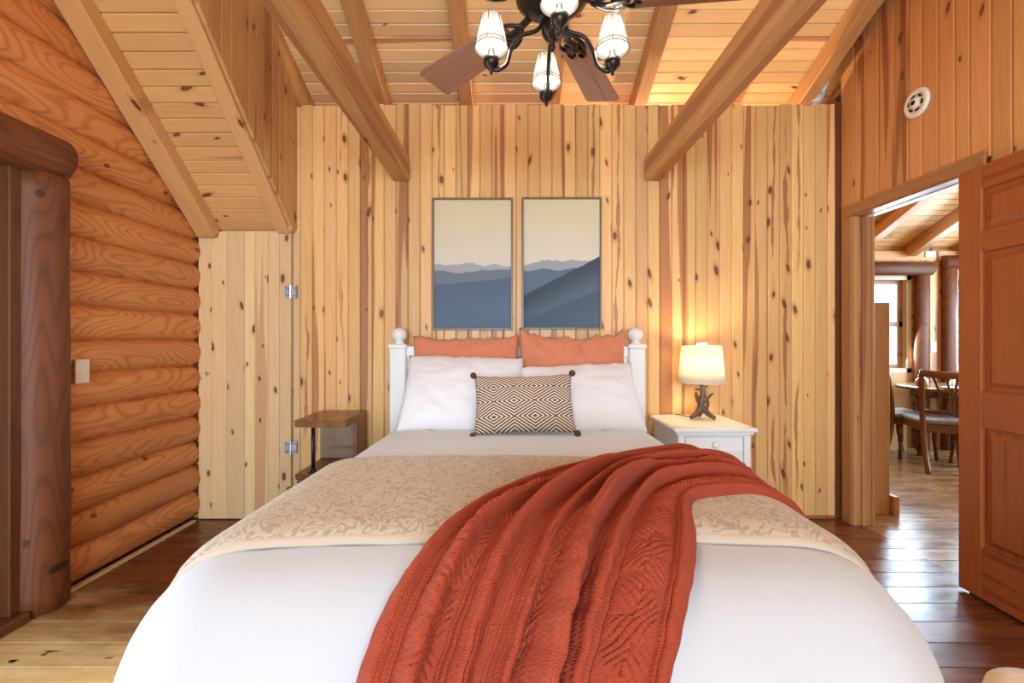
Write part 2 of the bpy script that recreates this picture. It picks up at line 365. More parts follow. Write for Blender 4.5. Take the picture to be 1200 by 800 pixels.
def board_mesh(L, Wd, T, mat, ch=0.006, cut=0.0, cut0=0.0):
    """length along +X from 0, front face at z=0 with chamfered long edges; cut = extra length on the +Y edge"""
    key = (round(L, 4), round(Wd, 4), round(T, 4), mat.name, ch, round(cut, 4), round(cut0, 4))
    if key in _bc: return _bc[key]
    h = Wd / 2 - 0.0007
    prof = [(-h, -T), (-h, -ch), (-h + ch, 0), (h - ch, 0), (h, -ch), (h, -T)]
    me = bpy.data.meshes.new('board'); n = len(prof)
    vs = [(cut0 * (y / Wd), y, z) for y, z in prof] + [(L + cut * (y / Wd), y, z) for y, z in prof]
    fs = [(i, (i + 1) % n, n + (i + 1) % n, n + i) for i in range(n)] + [tuple(range(n))[::-1], tuple(range(n, 2 * n))]
    me.from_pydata(vs, [], fs); me.materials.append(mat)
    bm = B(); bm.from_mesh(me); bmesh.ops.recalc_face_normals(bm, faces=bm.faces[:]); bm.to_mesh(me); bm.free()
    _bc[key] = me; return me
def board(name, L, Wd, T, mat, loc, ex, ez, parent, ch=0.006, cut=0.0, cut0=0.0):
    return obj(name, board_mesh(L, Wd, T, mat, ch, cut, cut0), mat, parent, mw=frame(loc, ex, ez))
def beam_mesh(L, wd, ht, bev=0.006):
    return bx(0, L, -wd / 2, wd / 2, -ht / 2, ht / 2, bev=bev)

# ------------------------------------------------------------------ key measures
XL, XR, YB, YD, YR = -2.11, 2.23, 3.09, 5.10, -5.00     # log wall face, right wall, bed wall, dining far wall, rear wall
RIDGE = 0.70
def zc(y): return 2.967 + 0.42 * (3.4 - y) if y >= RIDGE else zc(RIDGE) - 0.20 * (RIDGE - y)
def zs(y): return 1.954 + 0.907 * (3.09 - y)            # low sloping soffit on the left
BW = 0.0815

# ------------------------------------------------------------------ floor
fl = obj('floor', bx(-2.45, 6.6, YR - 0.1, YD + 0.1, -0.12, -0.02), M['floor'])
tag(fl, 'dark reddish brown plank floor of the bedroom, paler by the glass door from wear and painted-in daylight', 'floor', kind='structure')
PW = 0.1372; y = 3.185
while y > YR:
    segs = []; x = -2.40
    while x < 2.29:
        L = random.uniform(1.3, 2.4) if y > 0.3 else 4.7
        if x + L > 1.9: L = 2.29 - x
        segs.append((x, L)); x += L
    for x, L in segs:
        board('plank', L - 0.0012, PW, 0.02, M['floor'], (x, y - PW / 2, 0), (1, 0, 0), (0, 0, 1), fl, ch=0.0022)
    y -= PW
y = YD
while y > 0.6:
    x = 2.29
    while x < 6.4:
        L = random.uniform(0.9, 1.8)
        if x + L > 6.0: L = 6.5 - x
        board('plank', L - 0.0012, PW, 0.02, M['floor_dining'], (x, y - PW / 2, 0), (1, 0, 0), (0, 0, 1), fl, ch=0.0022); x += L
    y -= PW

# ------------------------------------------------------------------ ceiling with boards and rafters
def slab_yz(pts, x0, x1):
    bm = B(); a = [bm.verts.new((x0, y, z)) for y, z in pts]; b = [bm.verts.new((x1, y, z)) for y, z in pts]; n = len(pts)
    for i in range(n): bm.faces.new((a[i], a[(i + 1) % n], b[(i + 1) % n], b[i]))
    bm.faces.new(a); bm.faces.new(b[::-1]); return bm
o_ = 0.03
ceil = obj('ceiling', slab_yz([(YD + .1, zc(YD + .1) + o_), (RIDGE, zc(RIDGE) + o_), (YR - .1, zc(YR - .1) + o_), (YR - .1, zc(YR - .1) + .13), (RIDGE, zc(RIDGE) + .16), (YD + .1, zc(YD + .1) + .13)], -2.5, 6.6), M['pine_ceiling'])
tag(ceil, 'sloping pine board ceiling with exposed rafters rising towards the viewer', 'ceiling', kind='structure')
sl = math.sqrt(1 + 0.42 ** 2); nd = Vector((0, -0.42, -1)).normalized(); y = YD + 0.05
while y > 1.2:
    if y > 3.62: x0, x1 = -2.3, 6.5
    else: x0, x1 = -1.50, 6.5
    if y > 2.3:
        board('ceiling_board', 2.24 - x0, BW, 0.02, M['pine_ceiling'], (x0, y, zc(y)), (1, 0, 0), nd, ceil)
        board('ceiling_board', x1 - 2.36, BW, 0.02, M['pine_ceiling'], (2.36, y, zc(y)), (1, 0, 0), nd, ceil)
    else:
        board('ceiling_board', 2.24 - x0, BW, 0.02, M['pine_ceiling'], (x0, y, zc(y)), (1, 0, 0), nd, ceil)
    y -= BW / sl
for x in (-0.94, -0.325, 0.30, 0.915, 1.53, 2.09):
    y0, y1 = RIDGE + 0.02, YD - 0.02; L = (y1 - y0) * sl
    p = Vector((x, y0, zc(y0))) + nd * 0.068
    obj('rafter', beam_mesh(L, 0.095, 0.13), M['beam'], ceil, mw=frame(p, (0, 1, -0.42), -nd))
for x in (2.56, 3.18, 3.80, 4.42, 5.04, 5.66):
    y0, y1 = RIDGE + 0.02, YD - 0.02; L = (y1 - y0) * sl
    p = Vector((x, y0, zc(y0))) + nd * 0.068
    obj('rafter', beam_mesh(L, 0.095, 0.13), M['beam'], ceil, mw=frame(p, (0, 1, -0.42), -nd))

# ------------------------------------------------------------------ low sloping soffit and the cheek wall beside it
SX = -1.47
sof = obj('ceiling_soffit', slab_yz([(YB + .02, zs(YB + .02) + .03), (0.78, zs(0.78) + .03), (0.78, zs(0.78) + .10), (YB + .02, zs(YB + .02) + .10)], -2.09, SX - 0.03), M['pine_soffit'])
tag(sof, 'low steep pine board soffit on the left above the log wall', 'ceiling', kind='structure')
ss = math.sqrt(1 + 0.907 ** 2); ns = Vector((0, -0.907, -1)).normalized(); y = YB - BW / ss / 2
while y > 0.9:
    board('soffit_board', 0.54, BW, 0.02, M['pine_soffit'], (-2.08, y, zs(y)), (1, 0, 0), ns, sof); y -= BW / ss
for x, w, h, off, mt in ((-2.035, 0.12, 0.09, 0.045, M['pine_soffit']), (-1.5345, 0.085, 0.05, 0.022, M['pine_soffit'])):
    y0, y1 = 0.9, YB - 0.005; L = (y1 - y0) * ss
    obj('edge_rafter', beam_mesh(L, w, h, 0.004), mt, sof, mw=frame(Vector((x, y0, zs(y0))) + ns * (off - 0.001), (0, 1, -0.907), -ns))
chk = obj('wall_cheek', slab_yz([(0.80, zs(.80) + .02), (YB, zs(YB) + .02), (YB, zc(YB)), (3.60, zc(3.60)), (3.60, zc(3.60) + .01), (0.80, zc(.80))], SX - 0.05, SX - 0.022), M['pine'])
tag(chk, 'triangular pine cheek wall above the low soffit, vertical boards', 'wall', kind='structure')
y = 3.56
while y > 1.0:
    a, b = y - BW / 2, y + BW / 2
    if b > YB - 0.01: z0 = 1.935; cb = 0.0
    else: z0 = zs(y) - 0.035; cb = 0.907 * BW
    z1 = zc(y) - 0.005
    if z1 - z0 > 0.03:
        board('cheek_board', z1 - z0, BW, 0.02, M['pine_cheek'], (SX, y, z0), (0, 0, 1), (1, 0, 0), chk, cut=0.42 * BW, cut0=cb)
    y -= BW

# ------------------------------------------------------------------ bed wall
WT = 2.806
wb = obj('wall_back', bx(-2.30, 2.235, YB + 0.02, YB + 0.10, 0, WT - 0.004), M['pine'])
tag(wb, 'tall knotty pine board wall behind the bed, stopping short of the ceiling', 'wall', kind='structure')
x = -1.44 + BW / 2
while x < 2.20:
    board('board', WT + random.uniform(-0.006, 0.006), BW, 0.02, M['pine'], (x, YB, 0), (0, 0, 1), (0, -1, 0), wb); x += BW
board('board', 1.95, 0.050, 0.02, M['pine_pale'], (-1.466, YB, 0), (0, 0, 1), (0, -1, 0), wb)
obj('corner_strip', bx(2.193, 2.229, YB - 0.005, YB + 0.02, 0, WT + 0.02), along(M['darkwood'], 'Z'), wb)
bb = obj('baseboard_back', bx(1.30, 2.19, YB - 0.014, YB, 0, 0.022, bev=0.004), M['casing'])
tag(bb, 'thin wooden shoe moulding along the foot of the bed wall', 'baseboard', kind='structure')

# closet door of seven pale boards
cd = thing('door_1', 'pale knotty pine plank closet door with two zinc hinges beside the log wall', 'door', (-1.80, YB - 0.01, 0), kind='structure')
ws = (0.088, 0.104, 0.118, 0.070, 0.090, 0.075, 0.078); x = -0.315
for w in ws:
    board('door_board', 1.935, w, 0.03, M['pine_pale'], (x + w / 2, -0.012, 0.006), (0, 0, 1), (0, -1, 0), cd, ch=0.0015); x += w
for z in (1.535, 0.485):
    h = B()
    box(h, 0.268, 0.302, -0.016, -0.012, z - 0.04, z + 0.04); box(h, 0.313, 0.347, -0.016, -0.012 + 0.013, z - 0.04, z + 0.04)
    tube(h, [(0.3075, -0.017, z - 0.043), (0.3075, -0.017, z + 0.043)], 0.007, 8)
    hg = obj('hinge', h, M['steel'], cd)
    for dx in (0.278, 0.292, 0.323, 0.337):
        for dz in (-0.026, 0.026): obj('screw', lathe(B(), [(0.0042, 0), (0.0042, 0.002), (0.0, 0.003)], 8), M['pipe'], hg, mw=frame((dx, -0.016, z + dz), (1, 0, 0), (0, -1, 0)))
rb = B(); tube(rb, [(0.308 + 0.02 * math.cos(a), -0.02 - 0.004 * math.sin(a), 0.21 + 0.011 * math.sin(a)) for a in [2 * math.pi * k / 20 for k in range(21)]], 0.0035, 6)
obj('ring_pull', rb, M['iron'], cd, True)
kb = B(); lathe(kb, [(0.0, 0), (0.011, 0), (0.012, 0.004), (0.008, 0.008), (0, 0.009)], 14)
obj('keyhole_rosette', kb, M['brass'], cd, True, mw=frame((-0.255, -0.012, 0.985), (1, 0, 0), (0, -1, 0)))

# ------------------------------------------------------------------ right wall with the doorway
OY0, OY1, OZ = 2.215, 2.965, 2.015        # clear opening
wr = thing('wall_right', 'amber pine board wall on the right with the doorway', 'wall', kind='structure')
bm = B()
for (y0, y1, z0) in ((YR, OY0 - 0.02, 0), (OY1 + 0.02, YB + 0.02, 0), (OY0 - 0.02, OY1 + 0.02, OZ + 0.02)):
    n = 12 if y1 - y0 > 1 else 2
    for k in range(n):
        a, b = y0 + (y1 - y0) * k / n, y0 + (y1 - y0) * (k + 1) / n
        z1a, z1b = zc(a) + 0.02, zc(b) + 0.02
        vs = [bm.verts.new(c) for c in ((XR + .02, a, z0), (XR + .02, b, z0), (XR + .02, b, z1b), (XR + .02, a, z1a), (2.34, a, z0), (2.34, b, z0), (2.34, b, z1b), (2.34, a, z1a))]
        for f in ((0, 1, 2, 3), (7, 6, 5, 4), (0, 4, 5, 1), (1, 5, 6, 2), (2, 6, 7, 3), (3, 7, 4, 0)): bm.faces.new([vs[i] for i in f])
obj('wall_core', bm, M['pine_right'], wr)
RW = (0.123, 0.094, 0.10, 0.115, 0.097, 0.082, 0.095, 0.09, 0.075, 0.098, 0.09); y = YB - 0.003; k = 0
while y > YR + 0.1:
    w = RW[k % len(RW)]; c = y - w / 2
    z0 = OZ + 0.05 if OY0 - 0.07 < c < OY1 + 0.05 else 0.0
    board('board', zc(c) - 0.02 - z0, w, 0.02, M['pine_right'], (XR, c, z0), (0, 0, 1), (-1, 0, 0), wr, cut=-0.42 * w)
    y -= w; k += 1
# the wall goes on behind the bed wall
wx = obj('wall_service', bx(2.26, 2.34, YB + 0.03, YD + 0.05, 0, 2.2), M['pine_right'])
tag(wx, 'pine wall between the room behind the bed and the dining room', 'wall', kind='structure')
bm = B(); box(bm, 2.255, 2.30, 3.12, 3.60, 2.2, 2.9); obj('upper_boarding', bm, M['darkwood'], wx)

# door casing (trim), jambs
tr = thing('trim_1', 'brown wooden casing around the open doorway on the right', 'door trim', kind='structure')
def casing(name, y0, y1, z0, z1, ax='Z'):
    bm = B(); box(bm, XR - 0.016, XR + 0.002, y0, y1, z0, z1, bev=0.004)
    return obj(name, bm, along(M['casing'], ax), tr)
casing('side_casing', OY1 + 0.008, OY1 + 0.083, 0, OZ + 0.008); casing('side_casing', OY0 - 0.083, OY0 - 0.008, 0, OZ + 0.008)
casing('head_casing', OY0 - 0.083, OY1 + 0.083, OZ + 0.009, OZ + 0.075, 'Y')
bm = B(); box(bm, XR - 0.020, XR - 0.008, OY0 - 0.09, OY1 + 0.09, OZ + 0.062, OZ + 0.080, bev=0.003); obj('head_moulding', bm, along(M['casing'], 'Y'), tr)
obj('jamb', bx(XR - 0.004, 2.345, OY1, OY1 + 0.02, 0, OZ, bev=0.002), along(M['jamb'], 'Z'), tr)
obj('jamb', bx(XR - 0.004, 2.345, OY0 - 0.02, OY0, 0, OZ, bev=0.002), along(M['jamb'], 'Z'), tr)
obj('head_jamb', bx(XR - 0.004, 2.300, OY0, OY1, OZ, OZ + 0.018), along(M['casing'], 'Y'), tr)
ob = obj('head_glare_strip', bx(2.301, 2.345, OY0, OY1, OZ - 0.004, OZ + 0.012), M['white_paint'], tr); ob['label'] = 'strip on the far edge of the door head, whitened for the daylight on it'  # white colour stands in for dining room daylight on the head jamb
obj('door_stop', bx(2.275, 2.300, OY1 - 0.013, OY1 - 0.0005, 0, OZ, bev=0.002), along(M['jamb'], 'Z'), tr)
obj('strike_plate', bx(2.248, 2.268, OY1 - 0.002, OY1 + 0.001, 0.965, 1.02), M['brass'], tr)
obj('far_side_casing', bx(2.346, 2.362, OY1 - 0.005, OY1 + 0.07, 0, OZ + 0.07, bev=0.003), along(M['jamb'], 'Z'), tr)

# six panel door folded back against the right wall
d2 = thing('door_2', 'orange brown six panel wooden door swung open against the right wall', 'door', (XR - 0.024, OY0 - 0.005, 0.012), kind='structure')
d2.rotation_euler = (0, 0, R(-2.2))
DW, DH, DT = 0.80, 2.00, 0.038      # local: door runs along -Y, front face towards -X
def dpart(name, y0, y1, z0, z1, t0=-DT, t1=0.0, bev=0.004):
    return obj(name, bx(t0, t1, -y1, -y0, z0, z1, bev=bev), along(M['door'], 'Y' if name == 'rail' else 'Z'), d2)
cols = ((0.115, 0.345), (0.455, 0.685)); rows = ((0.24, 0.79), (0.96, 1.60), (1.70, 1.89))
dpart('stile', 0, 0.115, 0, DH); dpart('stile', 0.685, DW, 0, DH); dpart('mullion', 0.345, 0.455, 0.24, 1.89)
for z0, z1 in ((0, 0.24), (0.79, 0.96), (1.60, 1.70), (1.89, DH)): dpart('rail', 0.115, 0.685, z0, z1)
for y0, y1 in cols:
    for z0, z1 in rows:
        pn = B(); box(pn, -DT + 0.017, -0.017, -y1, -y0, z0, z1)
        g = bmesh.ops.create_cube(pn, size=1.0)
        i = 0.042
        for v in g['verts']:
            s = 1 if v.co.x < 0 else 0
            f = (0.012 if not s else i); X = -DT + 0.006 if s else -0.016
            v.co = Vector((X, -y0 - f if v.co.y > 0 else -y1 + f, z0 + f if v.co.z < 0 else z1 - f))
        obj('panel', pn, along(M['door'], 'Z'), d2)

# round speaker / detector on the right wall
sd = thing('round_wall_speaker', 'round white detector with dark slots on the upper right pine wall', 'detector', (XR, 2.50, 2.51))
sd.rotation_euler = (0, R(-90), 0)
lb = B(); lathe(lb, [(0.078, 0.0), (0.078, 0.008), (0.070, 0.016), (0.056, 0.018), (0.052, 0.012), (0.030, 0.012), (0.028, 0.024), (0.0, 0.026)], 36)
obj('housing', lb, M['plastic'], sd, True)
for k in range(6):
    a = k * math.pi / 3 + 0.3; s = B()
    tube(s, [(0.041 * math.cos(a + t), 0.041 * math.sin(a + t), 0.0135) for t in (-0.3, -0.15, 0, 0.15, 0.3)], 0.0055, 6)
    obj('slot', s, M['iron'], sd)
cb = B(); lathe(cb, [(0.0, 0.0262), (0.012, 0.0262), (0.012, 0.030), (0, 0.031)], 16); obj('center_button', cb, M['iron'], sd, True)

# white vent pipe in the gap
pv = thing('vent_pipe', 'grey white plastic pipe in the gap above the wall corner', 'pipe', (2.10, 3.225, 0))
obj('pipe_lower', tube(B(), [(0, 0, 0), (0, 0, 2.70), (0.015, 0, 2.83), (0.055, 0, 2.90)], 0.028, 14), M['pvc'], pv, True)
obj('collar', tube(B(), [(0.045, 0, 2.885), (0.085, 0, 2.955)], 0.032, 14), M['pvc'], pv, True)
obj('pipe_upper', tube(B(), [(0.075, 0, 2.94), (0.115, -0.01, 3.03)], 0.022, 14), M['pvc'], pv, True)

# ------------------------------------------------------------------ log wall on the left
wl = obj('wall_left', slab_yz([(YB + .1, 0), (2.1, 0), (2.1, 2.1), (-0.4, 2.1), (-0.4, 0), (YR, 0), (YR, zc(YR)), (RIDGE, zc(RIDGE)), (0.8, zs(.8)), (YB + .1, zs(YB + .1))], -2.36, -2.30), M['log'])
tag(wl, 'orange brown stacked log wall on the left', 'wall', kind='structure')
def log(y0, y1, z, r=0.0975):
    L = y1 - y0; n = max(6, int(L / 0.06)); sd_ = random.uniform(0, 90)
    pts = []; rr = []
    taper = random.uniform(-0.006, 0.006)
    for i in range(n + 1):
        t = i / n
        pts.append((L * t, 0.010 * noise.noise((t * 2.0 + sd_, 0, 0)), 0.006 * noise.noise((t * 1.5, sd_, 0))))
        rr.append(r + taper * (t - 0.5) + 0.003 * noise.noise((t * 4, 5, sd_)))
    bm = tube(B(), pts, rr, 24, (1.0, 0.90))
    return obj('log', bm, M['log'], wl, True, mw=frame((-2.190, y1, z), (0, -1, 0), (0, 0, 1)))
k = 0
while True:
    z = 0.105 + 0.170 * k
    if z > 3.7: break
    far = min(YB + 0.015, 3.09 - (z - 0.20 - 1.954) / 0.907) if z > 1.85 else YB + 0.015
    near = 2.13 if z < 2.03 else -0.35
    if far - near > 0.25: log(near, far, z)
    k += 1
sh = obj('baseboard_left', bx(-2.135, -2.100, 2.16, YB - 0.06, 0, 0.012, bev=0.003), M['pine_pale'])
tag(sh, 'thin pale moulding along the foot of the log wall', 'baseboard', kind='structure')
# light switch on the logs
sw = thing('light_switch', 'white light switch plate on the log wall beside the dark post', 'light switch', (-2.094, 2.215, 1.055))
obj('plate', bx(-0.004, 0.005, -0.036, 0.036, -0.058, 0.058, bev=0.002), M['plastic'], sw)
obj('toggle', bx(0.004, 0.015, -0.006, 0.006, -0.012, 0.012, bev=0.002), M['plastic'], sw)

# glass door in the log wall
gw = thing('window_1', 'dark framed glass door at the left edge under a half log header', 'glass door', kind='structure')
def half(name, p0, p1, r, mat, fl=(1, 1)):
    L = (Vector(p1) - Vector(p0)).length; n = int(L / 0.08) + 2; sdv = random.random() * 50
    pts = [(0.0, 0, 0)]; rr = [r * 0.72]
    for i in range(n + 1):
        t = i / n; pts.append((0.012 + (L - 0.024) * t, 0.004 * noise.noise((t * 5, sdv, 0)), 0)); rr.append(r * (1 + 0.03 * noise.noise((t * 5, 0, sdv))))
    pts.append((L, 0, 0)); rr.append(r * 0.72)
    bm = tube(B(), pts, rr, 24)
    ex = Vector(p1) - Vector(p0); ez = Vector((1, 0, 0)) if abs(ex.normalized().x) < 0.5 else Vector((0, -1, 0))
    return obj(name, bm, mat, gw, True, mw=frame(p0, ex, ez))
half('header_log', (-2.10, 2.11, 2.035), (-2.10, -0.45, 2.035), 0.10, M['darklog'])
half('post', (-2.135, 2.045, 0), (-2.135, 2.045, 1.955), 0.108, M['darklog'])
half('post', (-2.135, -0.40, 0), (-2.135, -0.40, 1.955), 0.108, M['darklog'])
obj('jamb', bx(-2.176, -2.10, 1.90, 1.952, 0.045, 1.95, bev=0.004), along(M['darkwood'], 'Z'), gw)
o = obj('frame_strip', bx(-2.30, -2.177, 1.90, 1.945, 0.045, 1.95), M['pvc'], gw); o['label'] = 'pale grey metal strip'
obj('jamb', bx(-2.30, -2.10, -0.31, -0.27, 0.045, 1.95, bev=0.004), along(M['darkwood'], 'Z'), gw)
obj('head_jamb', bx(-2.30, -2.14, -0.27, 1.90, 1.90, 1.95, bev=0.004), along(M['darkwood'], 'Y'), gw)
obj('sill', bx(-2.30, -2.06, -0.30, 1.95, 0, 0.044, bev=0.006), along(M['darkwood'], 'Y'), gw)
for a, b in ((-0.26, 0.82), (0.82, 1.89)):
    s = obj('sash', bx(-2.235, -2.195, a, a + 0.07, 0.05, 1.895), M['darkwood'], gw)
    obj('sash_stile', bx(-2.235, -2.195, b - 0.07, b, 0.05, 1.895), M['darkwood'], s)
    obj('sash_rail', bx(-2.235, -2.195, a + 0.07, b - 0.07, 0.05, 0.15), M['darkwood'], s)
    obj('sash_rail', bx(-2.235, -2.195, a + 0.07, b - 0.07, 1.82, 1.895), M['darkwood'], s)
    obj('pane', bx(-2.218, -2.212, a + 0.07, b - 0.07, 0.15, 1.82), M['glass'], s)

# ------------------------------------------------------------------ rear wall with its window, dining shell
rw = thing('wall_rear', 'pine wall with a wide window behind the viewer', 'wall', kind='structure')
for a in ((-2.4, -1.65, 0, 3.0), (1.85, 2.34, 0, 3.0), (-1.65, 1.85, 0, 0.55), (-1.65, 1.85, 2.55, 3.0)):
    obj('wall_section', bx(a[0], a[1], YR - 0.1, YR, a[2], a[3]), M['pine'], rw)
w4 = thing('window_4', 'wide window in the rear wall', 'window', kind='structure')
for x in (-1.65, -0.48, 0.68, 1.79): obj('window_frame', bx(x, x + 0.06, YR - 0.08, YR - 0.02, 0.55, 2.55), M['casing'], w4)
obj('pane', bx(-1.65, 1.85, YR - 0.052, YR - 0.048, 0.56, 2.54), M['glass'], w4)

wd = thing('wall_dining', 'far pine wall of the dining room with two windows', 'wall', (0, 0, 0), kind='structure')
ZT = zc(YD)
WA = (3.80, 4.48, 0.85, 1.94); WB_ = (4.95, 5.75, 0.75, 1.99)
def wsec(x0, x1, z0, z1): obj('wall_section', bx(x0, x1, YD, YD + 0.14, z0, z1), M['pine'], wd)
wsec(-2.4, WA[0], 0, ZT); wsec(WA[1], WB_[0], 0, ZT); wsec(WB_[1], 6.6, 0, ZT)
for q in (WA, WB_): wsec(q[0], q[1], 0, q[2]); wsec(q[0], q[1], q[3], ZT)
x = 2.42
while x < 6.4:
    w = 0.10
    def bd(z0, z1): board('board', z1 - z0, w, 0.016, M['pine'], (x, YD - 0.016, z0), (0, 0, 1), (0, -1, 0), wd)
    q = WA if WA[0] - .04 < x < WA[1] + .04 else (WB_ if WB_[0] - .04 < x < WB_[1] + .04 else None)
    if q: bd(q[3] + 0.03, ZT - 0.06)
    else: bd(0, ZT - 0.06)
    x += w
wsd = obj('wall_dining_side', bx(6.45, 6.55, 0.5, YD, 0, 3.4), M['pine']); tag(wsd, 'side wall of the dining room', 'wall', kind='structure')
wsf = obj('wall_dining_front', bx(2.36, 6.5, 0.45, 0.55, 0, 4.1), M['pine']); tag(wsf, 'near wall of the dining room', 'wall', kind='structure')
wss = obj('wall_back_left', bx(-2.45, -2.38, YB + 0.1, YD, 0, 3.0), M['pine']); tag(wss, 'outer wall of the room behind the bed wall', 'wall', kind='structure')
def dwindow(name, q, label, hz, hx0, hx1, posts, mull):
    w = thing(name, label, 'window', kind='structure')
    x0, x1, z0, z1 = q
    for a in ((x0, x0 + 0.05, z0, z1), (x1 - 0.05, x1, z0, z1), (x0, x1, z1 - 0.05, z1), (x0, x1, z0, z0 + 0.05)):
        obj('reveal', bx(a[0], a[1], YD + 0.0, YD + 0.13, a[2], a[3]), M['cream_paint'], w)
    f = obj('sash', bx(x0 + 0.05, x1 - 0.05, YD + 0.06, YD + 0.09, (z0 + z1) / 2 - 0.03, (z0 + z1) / 2 + 0.03), M['jamb'], w)
    for xx in (x0 + 0.05, x1 - 0.09): obj('sash_stile', bx(xx, xx + 0.04, YD + 0.06, YD + 0.09, z0 + 0.05, z1 - 0.05), M['jamb'], f)
    for xx in (z0 + 0.05, z1 - 0.09): obj('sash_rail', bx(x0 + 0.09, x1 - 0.09, YD + 0.06, YD + 0.09, xx, xx + 0.04), M['jamb'], f)
    obj('pane', bx(x0 + 0.05, x1 - 0.05, YD + 0.072, YD + 0.078, z0 + 0.05, z1 - 0.05), M['glass'], f)
    if mull:
        for k in range(1, 5):
            zz = z0 + (z1 - z0) * k / 5; obj('muntin', bx(x0 + 0.09, x1 - 0.09, YD + 0.062, YD + 0.07, zz - 0.008, zz + 0.008), M['darkwood'], f)
        for k in range(1, 3):
            xx = x0 + (x1 - x0) * k / 3; obj('muntin', bx(xx - 0.008, xx + 0.008, YD + 0.062, YD + 0.07, z0 + 0.09, z1 - 0.09), M['darkwood'], f)
    def hlog(nm, p0, p1, r, fl):
        L = (Vector(p1) - Vector(p0)).length
        bm = tube(B(), [(0, 0, 0), (0.015, 0, 0), (L - 0.015, 0, 0), (L, 0, 0)], [r * .8, r, r, r * .8], 18, fl)
        obj(nm, bm, M['darklog'], w, True, mw=frame(p0, Vector(p1) - Vector(p0), (0, -1, 0)))
    hlog('header_log', (hx0, YD - 0.05, hz), (hx1, YD - 0.05, hz), 0.075, (0.8, 1.0))
    for px_, pr in posts: hlog('post', (px_, YD - 0.045, 0.0), (px_, YD - 0.045, hz - 0.06), pr, (0.6, 1.0))
dwindow('window_2', WA, 'dining room window under a round brown log header left of the switch', 2.01, 3.55, 4.67, ((4.555, 0.078), (3.72, 0.078)), False)
dwindow('window_3', WB_, 'paned dining room window under a brown log header next to the door', 2.08, 4.78, 6.0, ((4.86, 0.078), (5.85, 0.078)), True)
o = obj('wall_switch', bx(4.705 - 0.035, 4.705 + 0.035, YD - 0.024, YD - 0.016, 1.08, 1.20, bev=0.003), M['plastic']); tag(o, 'ivory switch plate between the two dining room windows', 'light switch')
fz = obj('trim_2', bx(2.4, 6.4, YD - 0.034, YD - 0.0165, ZT - 0.15, ZT - 0.045), M['pine']); tag(fz, 'pine frieze board on top of the dining wall under the rafters', 'trim', kind='structure')
o = obj('wall_outlet', bx(4.655 - 0.058, 4.655 + 0.058, YD - 0.042, YD - 0.034, 2.135, 2.205, bev=0.003), M['plastic']); tag(o, 'ivory outlet plate high on the frieze board by the rafter', 'outlet')

# half height wooden partition just past the door
hp = thing('wooden_partition', 'weathered brown half height plank partition just beyond the doorway', 'partition', (2.49, 3.16, 0))
board('partition_plank', 1.47, 0.13, 0.05, M['jamb'], (-0.065, 0, 0), (0, 0, 1), (0, -1, 0), hp)
board('partition_plank', 1.47, 0.14, 0.05, M['jamb'], (0.07, 0, 0), (0, 0, 1), (0, -1, 0), hp)
obj('foot_block', bx(0.141, 0.18, -0.03, 0.05, 0, 0.13, bev=0.004), along(M['jamb'], 'Z'), hp)

# ------------------------------------------------------------------ tie beams
for x, lab in ((-0.750, 'horizontal pine tie beam left of the ceiling fan, ending at the bed wall'), (0.955, 'horizontal pine tie beam right of the ceiling fan, ending at the bed wall')):
    o = obj('tie_beam', beam_mesh(YB - 0.001 - (YR + 0.02), 0.115, 0.155, 0.008), M['beam'], mw=frame((x, YB - 0.001, 2.365), (0, -1, 0), (0, 0, 1)))
    tag(o, lab, 'beam', 'tie beams')

# ------------------------------------------------------------------ pictures
def picture(x0, x1, z0, z1, mat, label):
    t = thing('framed_print', label, 'picture', (x0, YB - 0.001, z0), group='mountain prints over the bed')
    w, h = x1 - x0, z1 - z0; f = 0.013; d = 0.030
    for a in ((0, f, 0, h), (w - f, w, 0, h), (f, w - f, 0, f), (f, w - f, h - f, h)):
        obj('frame_side', bx(a[0], a[1], -d, 0, a[2], a[3], bev=0.002), M['frame'], t)
    obj('print', bx(f, w - f, -0.018, -0.004, f, h - f), mat, t)
picture(-0.538, 0.006, 1.278, 2.168, M['art_a'], 'left framed print of hazy blue mountains under a cream sky')
picture(0.066, 0.604, 1.282, 2.172, M['art_b'], 'right framed print of mountains with a dark ridge rising rightwards')

# ------------------------------------------------------------------ bed
BX = 0.035
bed = thing('bed', 'white painted wooden bed with ball topped headboard posts', 'bed', (BX, 2.95, 0))
def ball_post(x):
    p = obj('post', bx(x - 0.052, x + 0.052, -0.052, 0.052, 0, 1.155, bev=0.006), M['white_paint'], bed)
    obj('post_cap', bx(x - 0.060, x + 0.060, -0.060, 0.060, 1.155, 1.183, bev=0.006), M['white_paint'], p)
    lb = B(); lathe(lb, [(0.030, 1.183), (0.034, 1.190), (0.022, 1.200), (0.030, 1.207), (0.046, 1.225), (0.050, 1.243), (0.046, 1.262), (0.032, 1.280), (0.014, 1.289), (0, 1.291)], 24, (x, 0, 0))
    obj('ball_finial', lb, M['white_paint'], p, True)
ball_post(-0.765); ball_post(0.765)
obj('headboard_rail', bx(-0.713, 0.713, -0.03, 0.03, 1.10, 1.17, bev=0.005), M['white_paint'], bed)
obj('headboard_rail', bx(-0.713, 0.713, -0.03, 0.03, 0.40, 0.48, bev=0.005), M['white_paint'], bed)
for k in range(17):
    w = 1.426 / 17; x = -0.713 + w * (k + .5)
    board('headboard_slat', 0.62, w, 0.02, M['white_paint'], (x, -0.012, 0.48), (0, 0, 1), (0, -1, 0), bed, ch=0.005)
for s in (-1, 1): obj('side_rail', bx(s * 0.745 - 0.015, s * 0.745 + 0.015, -2.02, -0.052, 0.22, 0.36, bev=0.004), M['white_paint'], bed)
